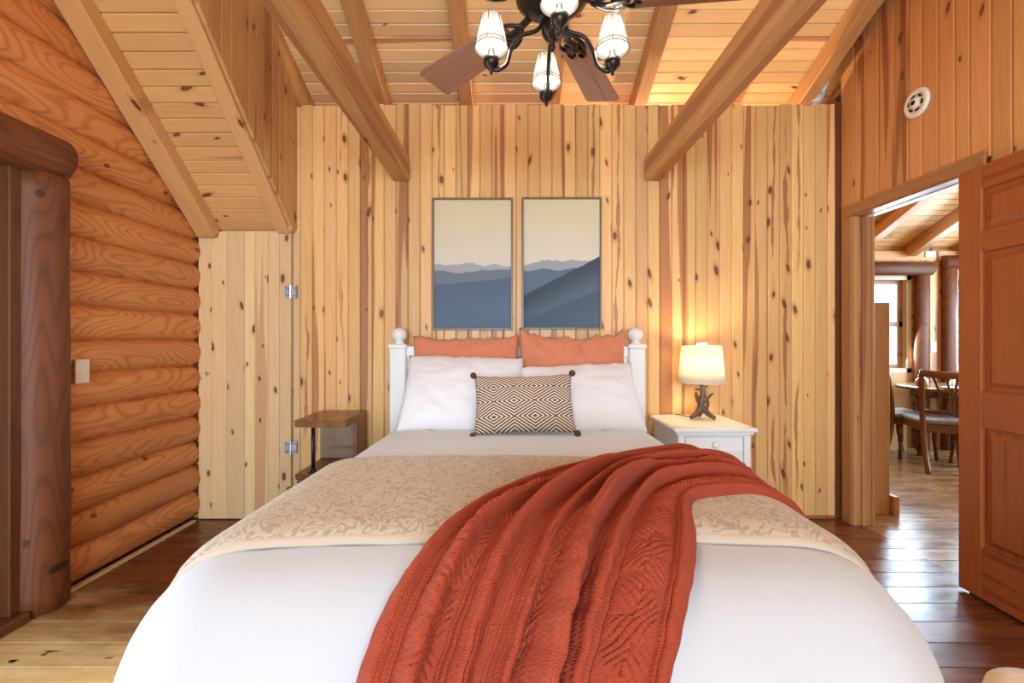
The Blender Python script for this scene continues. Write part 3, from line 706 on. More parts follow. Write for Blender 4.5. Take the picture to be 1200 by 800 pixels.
for s in (-1, 1): obj('foot_leg', bx(s * 0.70 - 0.035, s * 0.70 + 0.035, -2.02, -1.95, 0, 0.30, bev=0.004), M['white_paint'], bed)
mt = obj('mattress', bx(-0.72, 0.72, -2.02, -0.07, 0.26, 0.60, bev=0.06, seg=4), M['duvet'], bed, True)

# common draped surface: flat coordinates (s across, y along, foot at small y) -> world point
ZTOP = 0.715; YF = 0.88; YH = 2.80
PROF = [(-0.13, 0.0), (-0.085, -0.006), (-0.045, -0.020), (-0.012, -0.042), (0.018, -0.075), (0.040, -0.118), (0.052, -0.17), (0.058, -0.23), (0.062, -0.30), (0.068, -0.38), (0.076, -0.47), (0.084, -0.56)]
PL = [0.0]
for a, b in zip(PROF, PROF[1:]): PL.append(PL[-1] + math.dist(a, b))
def prof(d):
    if d <= 0: return d - 0.13, 0.0
    d = min(d, PL[-1] - 1e-6)
    for i in range(len(PL) - 1):
        if d <= PL[i + 1]:
            t = (d - PL[i]) / (PL[i + 1] - PL[i]); return PROF[i][0] + (PROF[i + 1][0] - PROF[i][0]) * t, PROF[i][1] + (PROF[i + 1][1] - PROF[i][1]) * t
def half_w(y): return 0.735 + 0.065 * min(1, max(0, (YH - y) / 1.9))
def crown(x, y):
    return 0.016 * (1 - min(1, (x / 0.8) ** 2)) + 0.010 * noise.noise((x * 1.8, y * 1.8, 3)) - 0.02 * max(0.0, (1.15 - y)) / 0.3 * 0.6
def S(s, y):
    a = half_w(max(y, YF)); d = abs(s) - (a - 0.13)
    o, dz = prof(d); X = math.copysign(a + o, s) if d > 0 else s
    dy = (YF + 0.13) - y; dz2 = 0.0; Y = y
    if dy > 0:
        o2, dz2 = prof(dy); Y = YF - o2
    return Vector((BX + X, Y, ZTOP + crown(X, Y) + dz + dz2))
def Sn(s, y):
    e = 0.01; a = S(s + e, y) - S(s - e, y); b = S(s, y + e) - S(s, y - e)
    n = a.cross(b); return n.normalized() if n.length > 0 else Vector((0, 0, 1))

def duvet():
    rc = 0.17; rh = 0.06; out = []
    def corner(cx, cy, r, a0, n):
        return [(cx + r * math.cos(a0 + math.pi / 2 * k / n), cy + r * math.sin(a0 + math.pi / 2 * k / n), math.cos(a0 + math.pi / 2 * k / n), math.sin(a0 + math.pi / 2 * k / n)) for k in range(n + 1)]
    def seg(p, q, n): return [(p[0] + (q[0] - p[0]) * k / n, p[1] + (q[1] - p[1]) * k / n, p[2], p[3]) for k in range(1, n)]
    cs = [corner(half_w(YH) - rh, YH - rh, rh, 0, 6), corner(-half_w(YH) + rh, YH - rh, rh, math.pi / 2, 6), corner(-half_w(YF) + rc, YF + rc, rc, math.pi, 22), corner(half_w(YF) - rc, YF + rc, rc, 1.5 * math.pi, 22)]
    for i in range(4):
        out += cs[i]; out += seg(cs[i][-1], cs[(i + 1) % 4][0], (30, 50, 44, 50)[i])
    bm = B(); N_ = len(out); cx, cy = 0.0, (YF + YH) / 2
    rings = []
    prs = [('in', f) for f in (0.12, 0.24, 0.36, 0.48, 0.60, 0.70, 0.80, 0.88, 0.95)] + [('p', PL[-1] * k / 26) for k in range(27)]
    for kind, q in prs:
        ring = []
        for x, y, nx, ny in out:
            bxn, byn = x - nx * 0.13, y - ny * 0.13
            if kind == 'in':
                X = cx + (bxn - cx) * q; Y = cy + (byn - cy) * q; Z = ZTOP + crown(X, Y)
            else:
                o, dz = prof(q); cf = (abs(nx) * abs(ny)) * 2.0 if ny < 0 else 0.0
                dep = max(0.0, -dz - 0.05)
                wv = math.sin((x * 1.0 + y * 1.3) * 19 + 2 * noise.noise((x * 3, y * 3, 1)))
                o += dep * (0.03 * wv * (0.35 + cf) + 0.15 * cf) 
                if ny > 0.5: o = min(o, 0.055)
                X = x + nx * o; Y = y + ny * o; Z = ZTOP + crown(X, Y) + dz
                Z += 0.006 * noise.noise((X * 7, Y * 7, Z * 7)) * (1 if dep > 0 else 0.3)
            ring.append(bm.verts.new((BX + X, Y, Z)))
        rings.append(ring)
    c = bm.verts.new((BX + cx, cy, ZTOP + crown(cx, cy)))
    for k in range(N_): bm.faces.new((c, rings[0][k], rings[0][(k + 1) % N_]))
    for a, b in zip(rings, rings[1:]):
        for k in range(N_): bm.faces.new((a[k], b[k], b[(k + 1) % N_], a[(k + 1) % N_]))
    o = obj('duvet', bm, M['duvet'], None, True)
    return tag(o, 'white puffy duvet covering the bed and hanging over its sides', 'duvet')
duvet()

def sheet(name, mat, nu, nv, fn, thick, parent=None):
    """fn(u,v) -> world point, uv"""
    bm = B(); uvl = bm.loops.layers.uv.new('UVMap'); g = []; uvs = {}
    for i in range(nu + 1):
        row = []
        for j in range(nv + 1):
            p, uv = fn(i / nu, j / nv); v = bm.verts.new(p); uvs[v] = uv; row.append(v)
        g.append(row)
    for i in range(nu):
        for j in range(nv):
            f = bm.faces.new((g[i][j], g[i + 1][j], g[i + 1][j + 1], g[i][j + 1]))
            for l in f.loops: l[uvl].uv = uvs[l.vert]
    bm.normal_update()
    me = bpy.data.meshes.new(name); bm.to_mesh(me); bm.free(); me.materials.append(mat)
    for p in me.polygons: p.use_smooth = True
    o = bpy.data.objects.new(name, me); COL.objects.link(o)
    if thick:
        md = o.modifiers.new('thickness', 'SOLIDIFY'); md.thickness = thick; md.offset = 0.0; md.use_rim = True
    if parent: o.parent = parent
    return o
# folded coverlet across the bed
CY0, CY1 = 1.085, 1.80
def cov(lift, y0, y1, sw=1.18):
    def fn(u, v):
        s = -sw + 2 * sw * u
        sag = 0.05 * max(0, (abs(s) - 0.60)) 
        y = y0 + (y1 - y0) * v + 0.006 * noise.noise((s * 5, v * 2, 4)) - sag * (1 - v) + (0.02 * (s / 0.8) if v < 0.5 else 0) * 0.4
        ed = min(v, 1 - v)
        l = lift * min(1, 0.35 + ed * 12)
        return S(s, y) + Sn(s, y) * (l + 0.003 * noise.noise((s * 8, y * 8, 2))), (s, y)
    return fn
cv = sheet('coverlet', M['coverlet'], 130, 40, cov(0.026, CY0, CY1), 0.012)
tag(cv, 'beige scroll patterned coverlet folded across the middle of the bed', 'coverlet')
e = sheet('lower_fold', M['coverlet_edge'], 130, 10, cov(0.012, CY0 - 0.022, CY0 + 0.2), 0.008, cv)

# rust throw: edge curves in flat (s, y) space, from the right side over the bed to the foot
TA = bez([(1.10, 2.08, 0), (0.95, 2.03, 0), (0.80, 1.95, 0), (0.60, 1.83, 0), (0.42, 1.70, 0), (0.20, 1.52, 0), (0.0, 1.32, 0), (-0.13, 1.15, 0), (-0.22, 0.98, 0), (-0.28, 0.86, 0), (-0.32, 0.74, 0), (-0.36, 0.58, 0), (-0.39, 0.45, 0)], 12)
TB = bez([(1.10, 1.38, 0), (0.95, 1.36, 0), (0.82, 1.34, 0), (0.68, 1.33, 0), (0.56, 1.30, 0), (0.465, 1.25, 0), (0.42, 1.16, 0), (0.385, 1.05, 0), (0.34, 0.95, 0), (0.285, 0.86, 0), (0.22, 0.74, 0), (0.16, 0.58, 0), (0.12, 0.45, 0)], 12)
def curve(C, u):
    f = u * (len(C) - 1); i = min(int(f), len(C) - 2); return C[i].lerp(C[i + 1], f - i)
RID = [(0.035, 0.040, 0.028, 0.0), (0.15, 0.042, 0.030, 1.0), (0.29, 0.060, 0.034, 2.2), (0.43, 0.045, 0.024, 3.4), (0.545, 0.066, 0.034, 4.1), (0.68, 0.060, 0.028, 5.5), (0.84, 0.014, 0.07, 7.7), (0.968, 0.024, 0.022, 8.8)]
def thr(u, v):
    a = curve(TA, u); b = curve(TB, u)
    h = 0.030 + 0.010 * min(1.0, u / 0.3); lean = 0.0
    for c0, amp, wd_, ph in RID:
        c = c0 + (0.05 * noise.noise((u * 2.6, ph * 7.3, 0)) + 0.018 * math.sin(u * 6 + ph)) * math.sin(math.pi * min(1, max(0, c0)))
        am = (0.25 + 0.75 * min(1.0, u / 0.42)) * amp * (0.35 + 1.1 * abs(noise.noise((u * 2.6 + ph, ph * 3.1, 1))) + 0.45 * math.sin(u * 3.4 + ph * 2) ** 2) * 1.2
        d = (v - c) / wd_
        g = am * math.exp(-d * d)
        h += g; lean += g * (0.55 if 0.1 < c0 < 0.8 else 0.1)
    vv = v + 0.02 * math.sin(9 * u + 5 * v) * v * (1 - v) * 4 + lean * (1 if v < 0.9 else 0) * min(1, v * 8) * min(1, (1 - v) * 8)
    p = a.lerp(b, min(1.0, max(0.0, vv)))
    # small cross wrinkles near the bend
    h += 0.010 * noise.noise((u * 5, v * 5, 9)) + 0.007 * noise.noise((u * 13, v * 6, 5))
    ed = min(v, 1 - v)
    h = 0.026 + (h - 0.026) * min(1.0, 0.35 + ed * 14)
    h += knit(u * 2.0, v * 0.75) * min(1, ed * 20)
    return S(p.x, p.y) + Sn(p.x, p.y) * h, (u * 2.0, v * 0.75)
def knit(su, sv):
    """raised ribs and woven cable panels, in metres along and across"""
    for c, hw in ((0.125, 0.045), (0.375, 0.040), (0.630, 0.058)):
        d = abs(sv - c)
        if d < hw:
            blk = 0.10; k = int((su + (0.5 * blk if sv > c else 0)) / blk); sg = 1 if k % 2 else -1
            f = (su + (0.5 * blk if sv > c else 0)) / blk - k
            puff = math.sqrt(max(0.0, math.sin(math.pi * f))) * math.cos(d / hw * math.pi / 2) ** 0.5
            return 0.0085 * puff * (0.6 + 0.4 * math.sin(2 * math.pi * (su + 0.9 * sg * (sv - c)) / 0.020)) 
        if d < hw + 0.008: return -0.004
    return 0.0017 * math.sin(2 * math.pi * sv / 0.0135)
th = sheet('throw_blanket', M['throw'], 480, 300, thr, 0.010)
tag(th, 'rust red chunky cable knit throw draped diagonally over the bed foot', 'throw')

# ------------------------------------------------------------------ pillows
def pillow_mesh(bm, w, h, T, conc=0.06, seed=0, n=36, wr=0.012, ear=0.0, sag=0.0, wav=0.02):
    uvl = bm.loops.layers.uv.new('UVMap'); sides = []
    def pos(u, v, sgn):
        x = w / 2 * u * (1 - conc * (1 - v * v)); y = h / 2 * v * (1 - conc * 1.2 * (1 - u * u))
        cu = max(0.0, 1 - u * u); cvv = max(0.0, 1 - v * v)
        z = T / 2 * (cu * cvv) ** 0.42 * sgn
        k = (cu * cvv) ** 0.3
        z += sgn * wr * k * (noise.noise((u * 2.6 + seed, v * 2.6, sgn)) + 0.6 * noise.noise((u * 6 + seed, v * 4, sgn * 2)))
        r = abs(noise.noise((u * 1.6 + v * 1.2 + seed, v * 3.5 - u, 7.0)))
        z -= sgn * wr * 0.9 * k * max(0, 1 - r * 7)
        if v > 0: y += ear * h * v * v * (abs(u) ** 3 - 0.3) + wav * h * v * v * (noise.noise((u * 3 + seed, 2, 2)) + 0.5 * noise.noise((u * 8 + seed, 5, 2))) - sag * h * v * v * (1 - u * u)
        return Vector((x, y, z))
    for sgn in (1, -1):
        g = [[bm.verts.new(pos(-1 + 2 * i / n, -1 + 2 * j / n, sgn)) for j in range(n + 1)] for i in range(n + 1)]
        for i in range(n):
            for j in range(n):
                q = (g[i][j], g[i + 1][j], g[i + 1][j + 1], g[i][j + 1]); q = q if sgn > 0 else q[::-1]
                f = bm.faces.new(q)
                for l in f.loops: l[uvl].uv = ((l.vert.co.x / w + 0.5), (l.vert.co.y / h + 0.5))
    bmesh.ops.remove_doubles(bm, verts=bm.verts, dist=0.0004); return bm
def pillow(name, label, cat, mat, w, h, T, loc, lean, roll=0.0, yaw=0.0, parent=None, group=None, **kw):
    bm = pillow_mesh(B(), w, h, T, **kw)
    o = obj(name, bm, mat, parent, True)
    o.matrix_basis = Matrix.Translation(loc) @ Matrix.Rotation(R(yaw), 4, 'Z') @ Matrix.Rotation(R(lean), 4, 'X') @ Matrix.Rotation(R(roll), 4, 'Z')
    if label: tag(o, label, cat, group)
    return o
pillow('orange_pillow', 'left terracotta orange pillow standing against the white headboard', 'pillow', M['pillow_orange'], 0.66, 0.53, 0.15, (-0.285, 2.81, 0.965), 82, 0.5, 0, group='terracotta pillows', seed=1, ear=0.02, conc=0.03, wav=0.05, wr=0.02)
pillow('orange_pillow', 'right terracotta orange pillow standing against the headboard with raised corners', 'pillow', M['pillow_orange'], 0.66, 0.55, 0.15, (0.370, 2.81, 0.975), 82, -1, 0, group='terracotta pillows', seed=5, ear=0.08, sag=0.01, conc=0.03, wav=0.08, wr=0.02)
pillow('white_pillow', 'left white bed pillow leaning against the orange pillow', 'pillow', M['pillow_white'], 0.69, 0.50, 0.19, (-0.282, 2.60, 0.900), 56, -2.0, 0, group='white bed pillows', seed=11, conc=0.03, wr=0.007)
pillow('white_pillow', 'right white bed pillow leaning against the orange pillow, tilted', 'pillow', M['pillow_white'], 0.68, 0.46, 0.19, (0.385, 2.58, 0.875), 54, 3.0, 0, group='white bed pillows', seed=17, conc=0.04, wr=0.008)
lp = thing('lumbar_pillow', 'brown and cream zigzag lumbar pillow with corner pompoms in front', 'pillow', (0.062, 2.34, 0.88))
lpm = Matrix.Rotation(R(64), 4, 'X') @ Matrix.Rotation(R(1.5), 4, 'Z')
q = obj('cover', pillow_mesh(B(), 0.515, 0.315, 0.12, conc=0.05, seed=23, n=28, wr=0.005), M['lumbar'], lp, True, mw=lpm)
for a in (-1, 1):
    for b in (-1, 1):
        ib = B(); bmesh.ops.create_icosphere(ib, subdivisions=3, radius=0.017)
        for v in ib.verts: v.co *= 1 + 0.10 * noise.noise(v.co * 160)
        obj('pompom', ib, M['pompom'], lp, True, mw=Matrix.Translation(lpm @ Vector((a * 0.262, b * 0.162, 0))))

# ------------------------------------------------------------------ nightstand
NX0, NX1, NY0, NY1, NZ = 0.915, 1.385, 2.555, 3.055, 0.71
ns_ = thing('nightstand', 'white painted nightstand with round knob drawers right of the bed', 'nightstand', ((NX0 + NX1) / 2, (NY0 + NY1) / 2, 0))
hx, hy = (NX1 - NX0) / 2, (NY1 - NY0) / 2
obj('top', bx(-hx, hx, -hy, hy, NZ - 0.022, NZ, bev=0.006), M['white_paint'], ns_)
obj('top_moulding', bx(-hx + 0.014, hx - 0.014, -hy + 0.014, hy - 0.010, NZ - 0.04, NZ - 0.022, bev=0.006), M['white_paint'], ns_)
bm = B(); ix, iy = hx - 0.03, hy - 0.03
box(bm, -ix, ix, -iy + 0.018, hy - 0.02, 0.08, NZ - 0.04)
obj('body', bm, M['white_paint'], ns_)
for s in (-1, 1):
    obj('front_stile', bx(s * (ix - 0.018) - 0.018, s * (ix - 0.018) + 0.018, -iy - 0.002, -iy + 0.018, 0.08, NZ - 0.04, bev=0.002), M['white_paint'], ns_)
    for yy in (-iy + 0.02, hy - 0.045): obj('foot', bx(s * (ix - 0.02) - 0.02, s * (ix - 0.02) + 0.02, yy - 0.02, yy + 0.02, 0, 0.085, bev=0.004), M['white_paint'], ns_)
obj('front_rail', bx(-ix + 0.036, ix - 0.036, -iy, -iy + 0.018, NZ - 0.050, NZ - 0.04), M['white_paint'], ns_)
z1 = NZ - 0.053
for dh in (0.086, 0.225, 0.225):
    z0 = z1 - dh
    d = obj('drawer', bx(-ix + 0.040, ix - 0.040, -iy + 0.002, -iy + 0.018, z0, z1, bev=0.003), M['white_paint'], ns_)
    for a in ((-ix + 0.043, -ix + 0.055, z0 + .003, z1 - .003), (ix - 0.055, ix - 0.043, z0 + .003, z1 - .003), (-ix + 0.055, ix - 0.055, z0 + .003, z0 + 0.015), (-ix + 0.055, ix - 0.055, z1 - 0.015, z1 - .003)):
        obj('drawer_bead', bx(a[0], a[1], -iy - 0.004, -iy + 0.003, a[2], a[3], bev=0.002), M['white_paint'], d)
    kb = B(); lathe(kb, [(0.008, 0), (0.008, 0.012), (0.016, 0.018), (0.018, 0.024), (0.014, 0.030), (0, 0.032)], 18)
    obj('knob', kb, M['white_paint'], d, True, mw=frame((0, -iy + 0.001, (z0 + z1) / 2), (1, 0, 0), (0, -1, 0)))
    z1 = z0 - 0.012

# ------------------------------------------------------------------ table lamp
lm = thing('table_lamp', 'table lamp with brown antler base and white linen shade on the nightstand', 'lamp', (1.195, 2.87, NZ + 0.001))
br = [([(-0.075, -0.02, 0.012), (-0.04, -0.01, 0.03), (-0.01, 0, 0.06), (0.0, 0.0, 0.11), (0.012, 0, 0.17), (0.005, 0, 0.22)], (0.012, 0.016, 0.020, 0.020, 0.017, 0.013)),
      ([(0.068, -0.045, 0.012), (0.04, -0.02, 0.03), (0.02, 0, 0.06), (-0.005, 0.01, 0.10), (-0.03, 0.0, 0.145), (-0.036, -0.005, 0.17)], (0.012, 0.016, 0.018, 0.017, 0.012, 0.006)),
      ([(0.01, 0.06, 0.012), (0.01, 0.035, 0.04), (0.0, 0.01, 0.08), (0.02, -0.012, 0.125), (0.045, -0.015, 0.15), (0.068, -0.01, 0.162)], (0.012, 0.015, 0.018, 0.016, 0.012, 0.006)),
      ([(0.028, 0, 0.05), (0.042, 0, 0.10), (0.034, 0, 0.14)], (0.012, 0.010, 0.005)),
      ([(0.005, 0, 0.175), (-0.02, 0, 0.19), (-0.042, 0, 0.187)], (0.010, 0.008, 0.004)),
      ([(0.005, 0, 0.19), (0.028, 0.01, 0.205), (0.045, 0.01, 0.20)], (0.009, 0.007, 0.004))]
for pts, rr in br:
    P_ = bez(pts, 5); rad = []
    for i in range(len(P_)):
        f = i / (len(P_) - 1) * (len(rr) - 1); k = min(int(f), len(rr) - 2); rad.append(rr[k] + (rr[k + 1] - rr[k]) * (f - k) + 0.0015 * math.sin(i * 2.3))
    obj('antler_branch', tube(B(), P_, rad, 10), M['antler'], lm, True)
obj('socket', lathe(B(), [(0.012, 0.215), (0.012, 0.25), (0.016, 0.252), (0.016, 0.285), (0, 0.286)], 16), M['brass'], lm, True)
obj('bulb', lathe(B(), [(0.012, 0.286), (0.026, 0.315), (0.030, 0.335), (0.024, 0.355), (0, 0.364)], 16), M['bulb'], lm, True)
sb = lathe(B(), [(0.140, 0.232), (0.119, 0.462)], 48, cap=False)
sh = obj('lamp_shade', sb, M['shade'], lm, True); md = sh.modifiers.new('t', 'SOLIDIFY'); md.thickness = 0.002
for r_, z_ in ((0.140, 0.232), (0.119, 0.462)):
    obj('rim', tube(B(), [(r_ * math.cos(2 * math.pi * k / 48), r_ * math.sin(2 * math.pi * k / 48), z_) for k in range(49)], 0.0022, 6), M['white_paint'], sh, True)
for k in range(3):
    a = k * 2 * math.pi / 3; obj('spider_arm', tube(B(), [(0, 0, 0.455), (0.118 * math.cos(a), 0.118 * math.sin(a), 0.460)], 0.0018, 6), M['brass'], lm)
obj('harp', tube(B(), bez([(-0.014, 0, 0.262), (-0.045, 0, 0.31), (-0.04, 0, 0.39), (0, 0, 0.455), (0.04, 0, 0.39), (0.045, 0, 0.31), (0.014, 0, 0.262)], 8), 0.0018, 6), M['brass'], lm, True)
obj('finial', bx(-0.03, 0.04, -0.006, 0.006, 0.456, 0.482, bev=0.002), M['white_paint'], lm)
obj('cord', tube(B(), bez([(-0.02, 0.03, 0.006), (-0.06, 0.07, 0.006), (-0.09, 0.12, 0.006), (-0.10, 0.17, 0.004)], 6), 0.0025, 6), M['iron'], lm, True)
def point(name, loc, power, color, radius, parent):
    d = bpy.data.lights.new(name, 'POINT'); d.energy = power; d.color = color; d.shadow_soft_size = radius
    o = bpy.data.objects.new(name, d); COL.objects.link(o); o.location = loc; o.parent = parent; return o
WARM = (1.0, 0.72, 0.42)
point('lamp_light', (0, 0, 0.40), 7.0, WARM, 0.03, lm)

# ------------------------------------------------------------------ live edge side table on the left
st = thing('side_table', 'live edge walnut side table with black pipe leg left of the bed', 'side table', (-1.13, 2.86, 0))
def live_slab(x0, x1, y0, y1, z0, z1, seed):
    bm = B(); n = 14; top = []; bot = []
    for i in range(n + 1):
        t = i / n; w = 0.010 * noise.noise((t * 4, seed, 0)); top.append(bm.verts.new((x0 + (x1 - x0) * t, y0 + w, z1))); bot.append(bm.verts.new((x0 + (x1 - x0) * t, y0 + w + 0.012 + 0.008 * noise.noise((t * 7, seed, 3)), z0)))
    for t in (1, 0): top.append(bm.verts.new((x0 + (x1 - x0) * t, y1, z1))); bot.append(bm.verts.new((x0 + (x1 - x0) * t, y1, z0)))
    m = len(top); bm.faces.new(top); bm.faces.new(bot[::-1])
    for i in range(m): bm.faces.new((top[i], bot[i], bot[(i + 1) % m], top[(i + 1) % m]))
    return bm
obj('top', live_slab(-0.145, 0.155, -0.20, 0.19, 0.695, 0.738, 1.0), M['walnut'], st)
obj('shelf', live_slab(-0.145, 0.130, -0.19, 0.185, 0.385, 0.420, 5.0), M['walnut'], st)
obj('side_panel', bx(0.130, 0.155, 0.0, 0.19, 0, 0.695, bev=0.002), M['walnut'], st)
board('back_panel', 0.29, 0.28, 0.02, M['greywood'], (-0.145, 0.165, 0.557), (1, 0, 0), (0, -1, 0), st)
obj('pipe_leg', tube(B(), [(-0.055, -0.15, 0.42), (-0.055, -0.15, 0.695)], 0.011, 14), M['pipe'], st, True)
fb = lathe(B(), [(0.028, 0), (0.028, 0.005), (0.016, 0.008), (0.016, 0.02)], 18, (-0.055, -0.15, 0.42)); obj('pipe_flange', fb, M['pipe'], st, True)
for x, y in ((-0.125, -0.16), (-0.125, 0.16), (0.11, -0.15)): obj('leg', bx(x - 0.016, x + 0.016, y - 0.016, y + 0.016, 0, 0.385, bev=0.003), M['walnut'], st)

# ------------------------------------------------------------------ ceiling fan with light kit
FX, FY = 0.132, 1.50
fan = thing('ceiling_fan', 'dark bronze ceiling fan with five wooden blades and four lit shades', 'ceiling fan', (FX, FY, 2.10))
zr = zc(FY) - 2.10
obj('down_rod', tube(B(), [(0, 0, 0.45), (0, 0, zr - 0.1)], 0.014, 14), M['iron'], fan, True)
obj('canopy', lathe(B(), [(0.02, zr - 0.16), (0.05, zr - 0.14), (0.075, zr - 0.06), (0.08, zr + 0.05)], 28), M['iron'], fan, True)
obj('motor_housing', lathe(B(), [(0.035, 0.185), (0.085, 0.200), (0.118, 0.225), (0.125, 0.255), (0.118, 0.29), (0.128, 0.30), (0.128, 0.335), (0.10, 0.37), (0.05, 0.42), (0.03, 0.46), (0, 0.462)], 36), M['iron'], fan, True)
obj('light_hub', lathe(B(), [(0, 0.055), (0.008, 0.058), (0.012, 0.072), (0.007, 0.085), (0.022, 0.095), (0.034, 0.115), (0.036, 0.135), (0.024, 0.155), (0.026, 0.175), (0.045, 0.19), (0, 0.19)], 24), M['iron'], fan, True)
def rounded_blade():
    bm = B(); L0, L1 = 0.19, 0.635; pts = []
    def wv(t): return 0.056 + 0.022 * t
    up = []; n = 14
    for i in range(n + 1):
        t = i / n; x = L0 + (L1 - L0) * t; w = wv(t)
        if t < 0.10: w *= math.sqrt(max(0.25, 1 - ((0.10 - t) / 0.10) ** 2 * 0.7))
        up.append((x, w))
    for k in range(1, 6):
        a = k / 5 * math.pi / 2; up.append((L1 - 0.02 + 0.02 + 0.018 * math.sin(a), wv(1) - 0.018 + 0.018 * math.cos(a)))
    out = up + [(x, -w) for x, w in reversed(up)]
    a = [bm.verts.new((x, y, 0.004)) for x, y in out]; b = [bm.verts.new((x, y, -0.004)) for x, y in out]
    bm.faces.new(a); bm.faces.new(b[::-1]); m = len(out)
    for i in range(m): bm.faces.new((a[i], b[i], b[(i + 1) % m], a[(i + 1) % m]))
    return bm
def blade_iron():
    bm = B()
    tube(bm, bez([(-0.19 + 0.29, 0, 0.012), (0.17, 0, -0.012), (0.21, 0, -0.008), (0.25, 0, -0.008)], 5), 0.012, 8, (0.5, 1.2))
    for s in (-1, 1):
        tube(bm, bez([(0.13, 0, -0.004), (0.17, s * 0.035, -0.008), (0.215, s * 0.048, -0.009), (0.235, s * 0.030, -0.009), (0.215, s * 0.018, -0.009), (0.205, s * 0.030, -0.009)], 6), 0.0065, 8)
        tube(bm, bez([(0.22, s * 0.01, -0.009), (0.26, s * 0.034, -0.009), (0.285, s * 0.020, -0.009), (0.268, s * 0.008, -0.009)], 6), 0.0055, 8)
    return bm
M['blade'] = timber('cherry_fan_blade', (0.38, 0.18, 0.11), (0.27, 0.115, 0.07), (0.13, 0.04, 0.025), knots=0.0, rough=0.22, tone=0.05)
bl = rounded_blade(); bme = bpy.data.meshes.new('blade'); bmesh.ops.recalc_face_normals(bl, faces=bl.faces[:]); bl.to_mesh(bme); bl.free(); bme.materials.append(M['blade'])
bi = blade_iron(); ime = bpy.data.meshes.new('blade_iron'); bmesh.ops.recalc_face_normals(bi, faces=bi.faces[:]); bi.to_mesh(bi_me := ime); bi.free(); ime.materials.append(M['iron'])
for p in ime.polygons: p.use_smooth = True
for k in range(5):
    a = 64 + 72 * k
    m = Matrix.Translation((0, 0, 0.205)) @ Matrix.Rotation(R(a), 4, 'Z') @ Matrix.Rotation(R(12), 4, 'X')
    bo = obj('blade', bme, None, fan, mw=m)
    obj('blade_iron', ime, None, bo)
for k in range(4):
    a = 90 * k + 1
    rm = Matrix.Rotation(R(a), 4, 'Z')
    arm = obj('light_arm', tube(B(), bez([(0.025, 0, 0.165), (0.05, 0, 0.125), (0.105, 0, 0.105), (0.135, 0, 0.06), (0.150, 0, 0.012), (0.185, 0, -0.008), (0.200, 0, 0.012)], 8), 0.0068, 10), M['iron'], fan, True, mw=rm)
    obj('cup', lathe(B(), [(0, -0.035), (0.005, -0.032), (0.006, -0.022), (0.016, -0.012), (0.025, -0.002), (0.026, 0.018), (0.018, 0.022), (0.012, 0.026), (0.011, 0.05), (0, 0.051)], 20, (0.2, 0, 0.012)), M['iron'], arm, True)
    obj('bulb', lathe(B(), [(0.010, 0.061), (0.014, 0.075), (0.016, 0.09), (0.010, 0.115), (0, 0.128)], 14, (0.2, 0, 0.0)), M['bulb'], arm, True)
    nseg = 48
    sbm = B(); r0 = []; r1 = []
    for q in range(nseg):
        an = 2 * math.pi * q / nseg; s = 0.0 if q % 4 else -0.003
        r0.append(sbm.verts.new((0.2 + 0.055 * math.cos(an), 0.055 * math.sin(an), 0.062)))
        r1.append(sbm.verts.new((0.2 + 0.032 * math.cos(an), 0.032 * math.sin(an), 0.168 + 2 * s)))
    for q in range(nseg): sbm.faces.new((r0[q], r0[(q + 1) % nseg], r1[(q + 1) % nseg], r1[q]))
    so = obj('shade', sbm, M['fan_shade'], fan, True, mw=rm)
    md = so.modifiers.new('t', 'SOLIDIFY'); md.thickness = 0.0015
    L = point('fan_light', (0, 0, 0), 18.5, (1.0, 0.95, 0.84), 0.02, fan); L.location = rm @ Vector((0.2, 0, 0.105))
    rim = B()
    tube(rim, [(0.2 + 0.0555 * math.cos(2 * math.pi * q / 32), 0.0555 * math.sin(2 * math.pi * q / 32), 0.0625) for q in range(33)], 0.0012, 5)
    tube(rim, [(0.2 + 0.0520 * math.cos(2 * math.pi * q / 32), 0.0520 * math.sin(2 * math.pi * q / 32), 0.0785) for q in range(33)], 0.0009, 5)
    obj('shade_rim', rim, M['iron'], so)
    for q in range(6):
        an = 2 * math.pi * q / 6 + 0.3
        obj('shade_rib', tube(B(), [(0.2 + 0.0560 * math.cos(an), 0.0560 * math.sin(an), 0.062), (0.2 + 0.0328 * math.cos(an), 0.0328 * math.sin(an), 0.168)], 0.0009, 5), M['iron'], so)

# warm light in the room behind the bed wall, spilling over its top
bl_ = thing('ceiling_bulb', 'bare warm bulb of the room behind the bed wall', 'bulb', (1.25, 3.80, 2.36))
obj('bulb', lathe(B(), [(0, 0), (0.025, 0.015), (0.03, 0.035), (0.015, 0.07), (0.014, 0.10), (0, 0.10)], 16), M['bulb'], bl_, True)
obj('pendant_cord', tube(B(), [(0, 0, 0.10), (0, 0, zc(3.80) - 2.36)], 0.004, 8), M['iron'], bl_)
point('bulb_light', (0, 0, -0.05), 60, (1.0, 0.72, 0.42), 0.03, bl_)

# ------------------------------------------------------------------ round pouf at the bottom right
pf = thing('round_ottoman', 'cream round ottoman at the lower right corner beside the bed', 'ottoman', (1.135, 0.92, 0))
obj('cushion', lathe(B(), [(0, 0.30), (0.11, 0.30), (0.135, 0.32), (0.138, 0.40), (0.125, 0.452), (0.08, 0.466), (0, 0.47)], 36), M['pouf'], pf, True)
for k in range(4):
    a = math.pi / 4 + k * math.pi / 2
    obj('leg', tube(B(), [(0.09 * math.cos(a), 0.09 * math.sin(a), 0.30), (0.115 * math.cos(a), 0.115 * math.sin(a), 0)], (0.014, 0.010), 10), M['walnut'], pf)

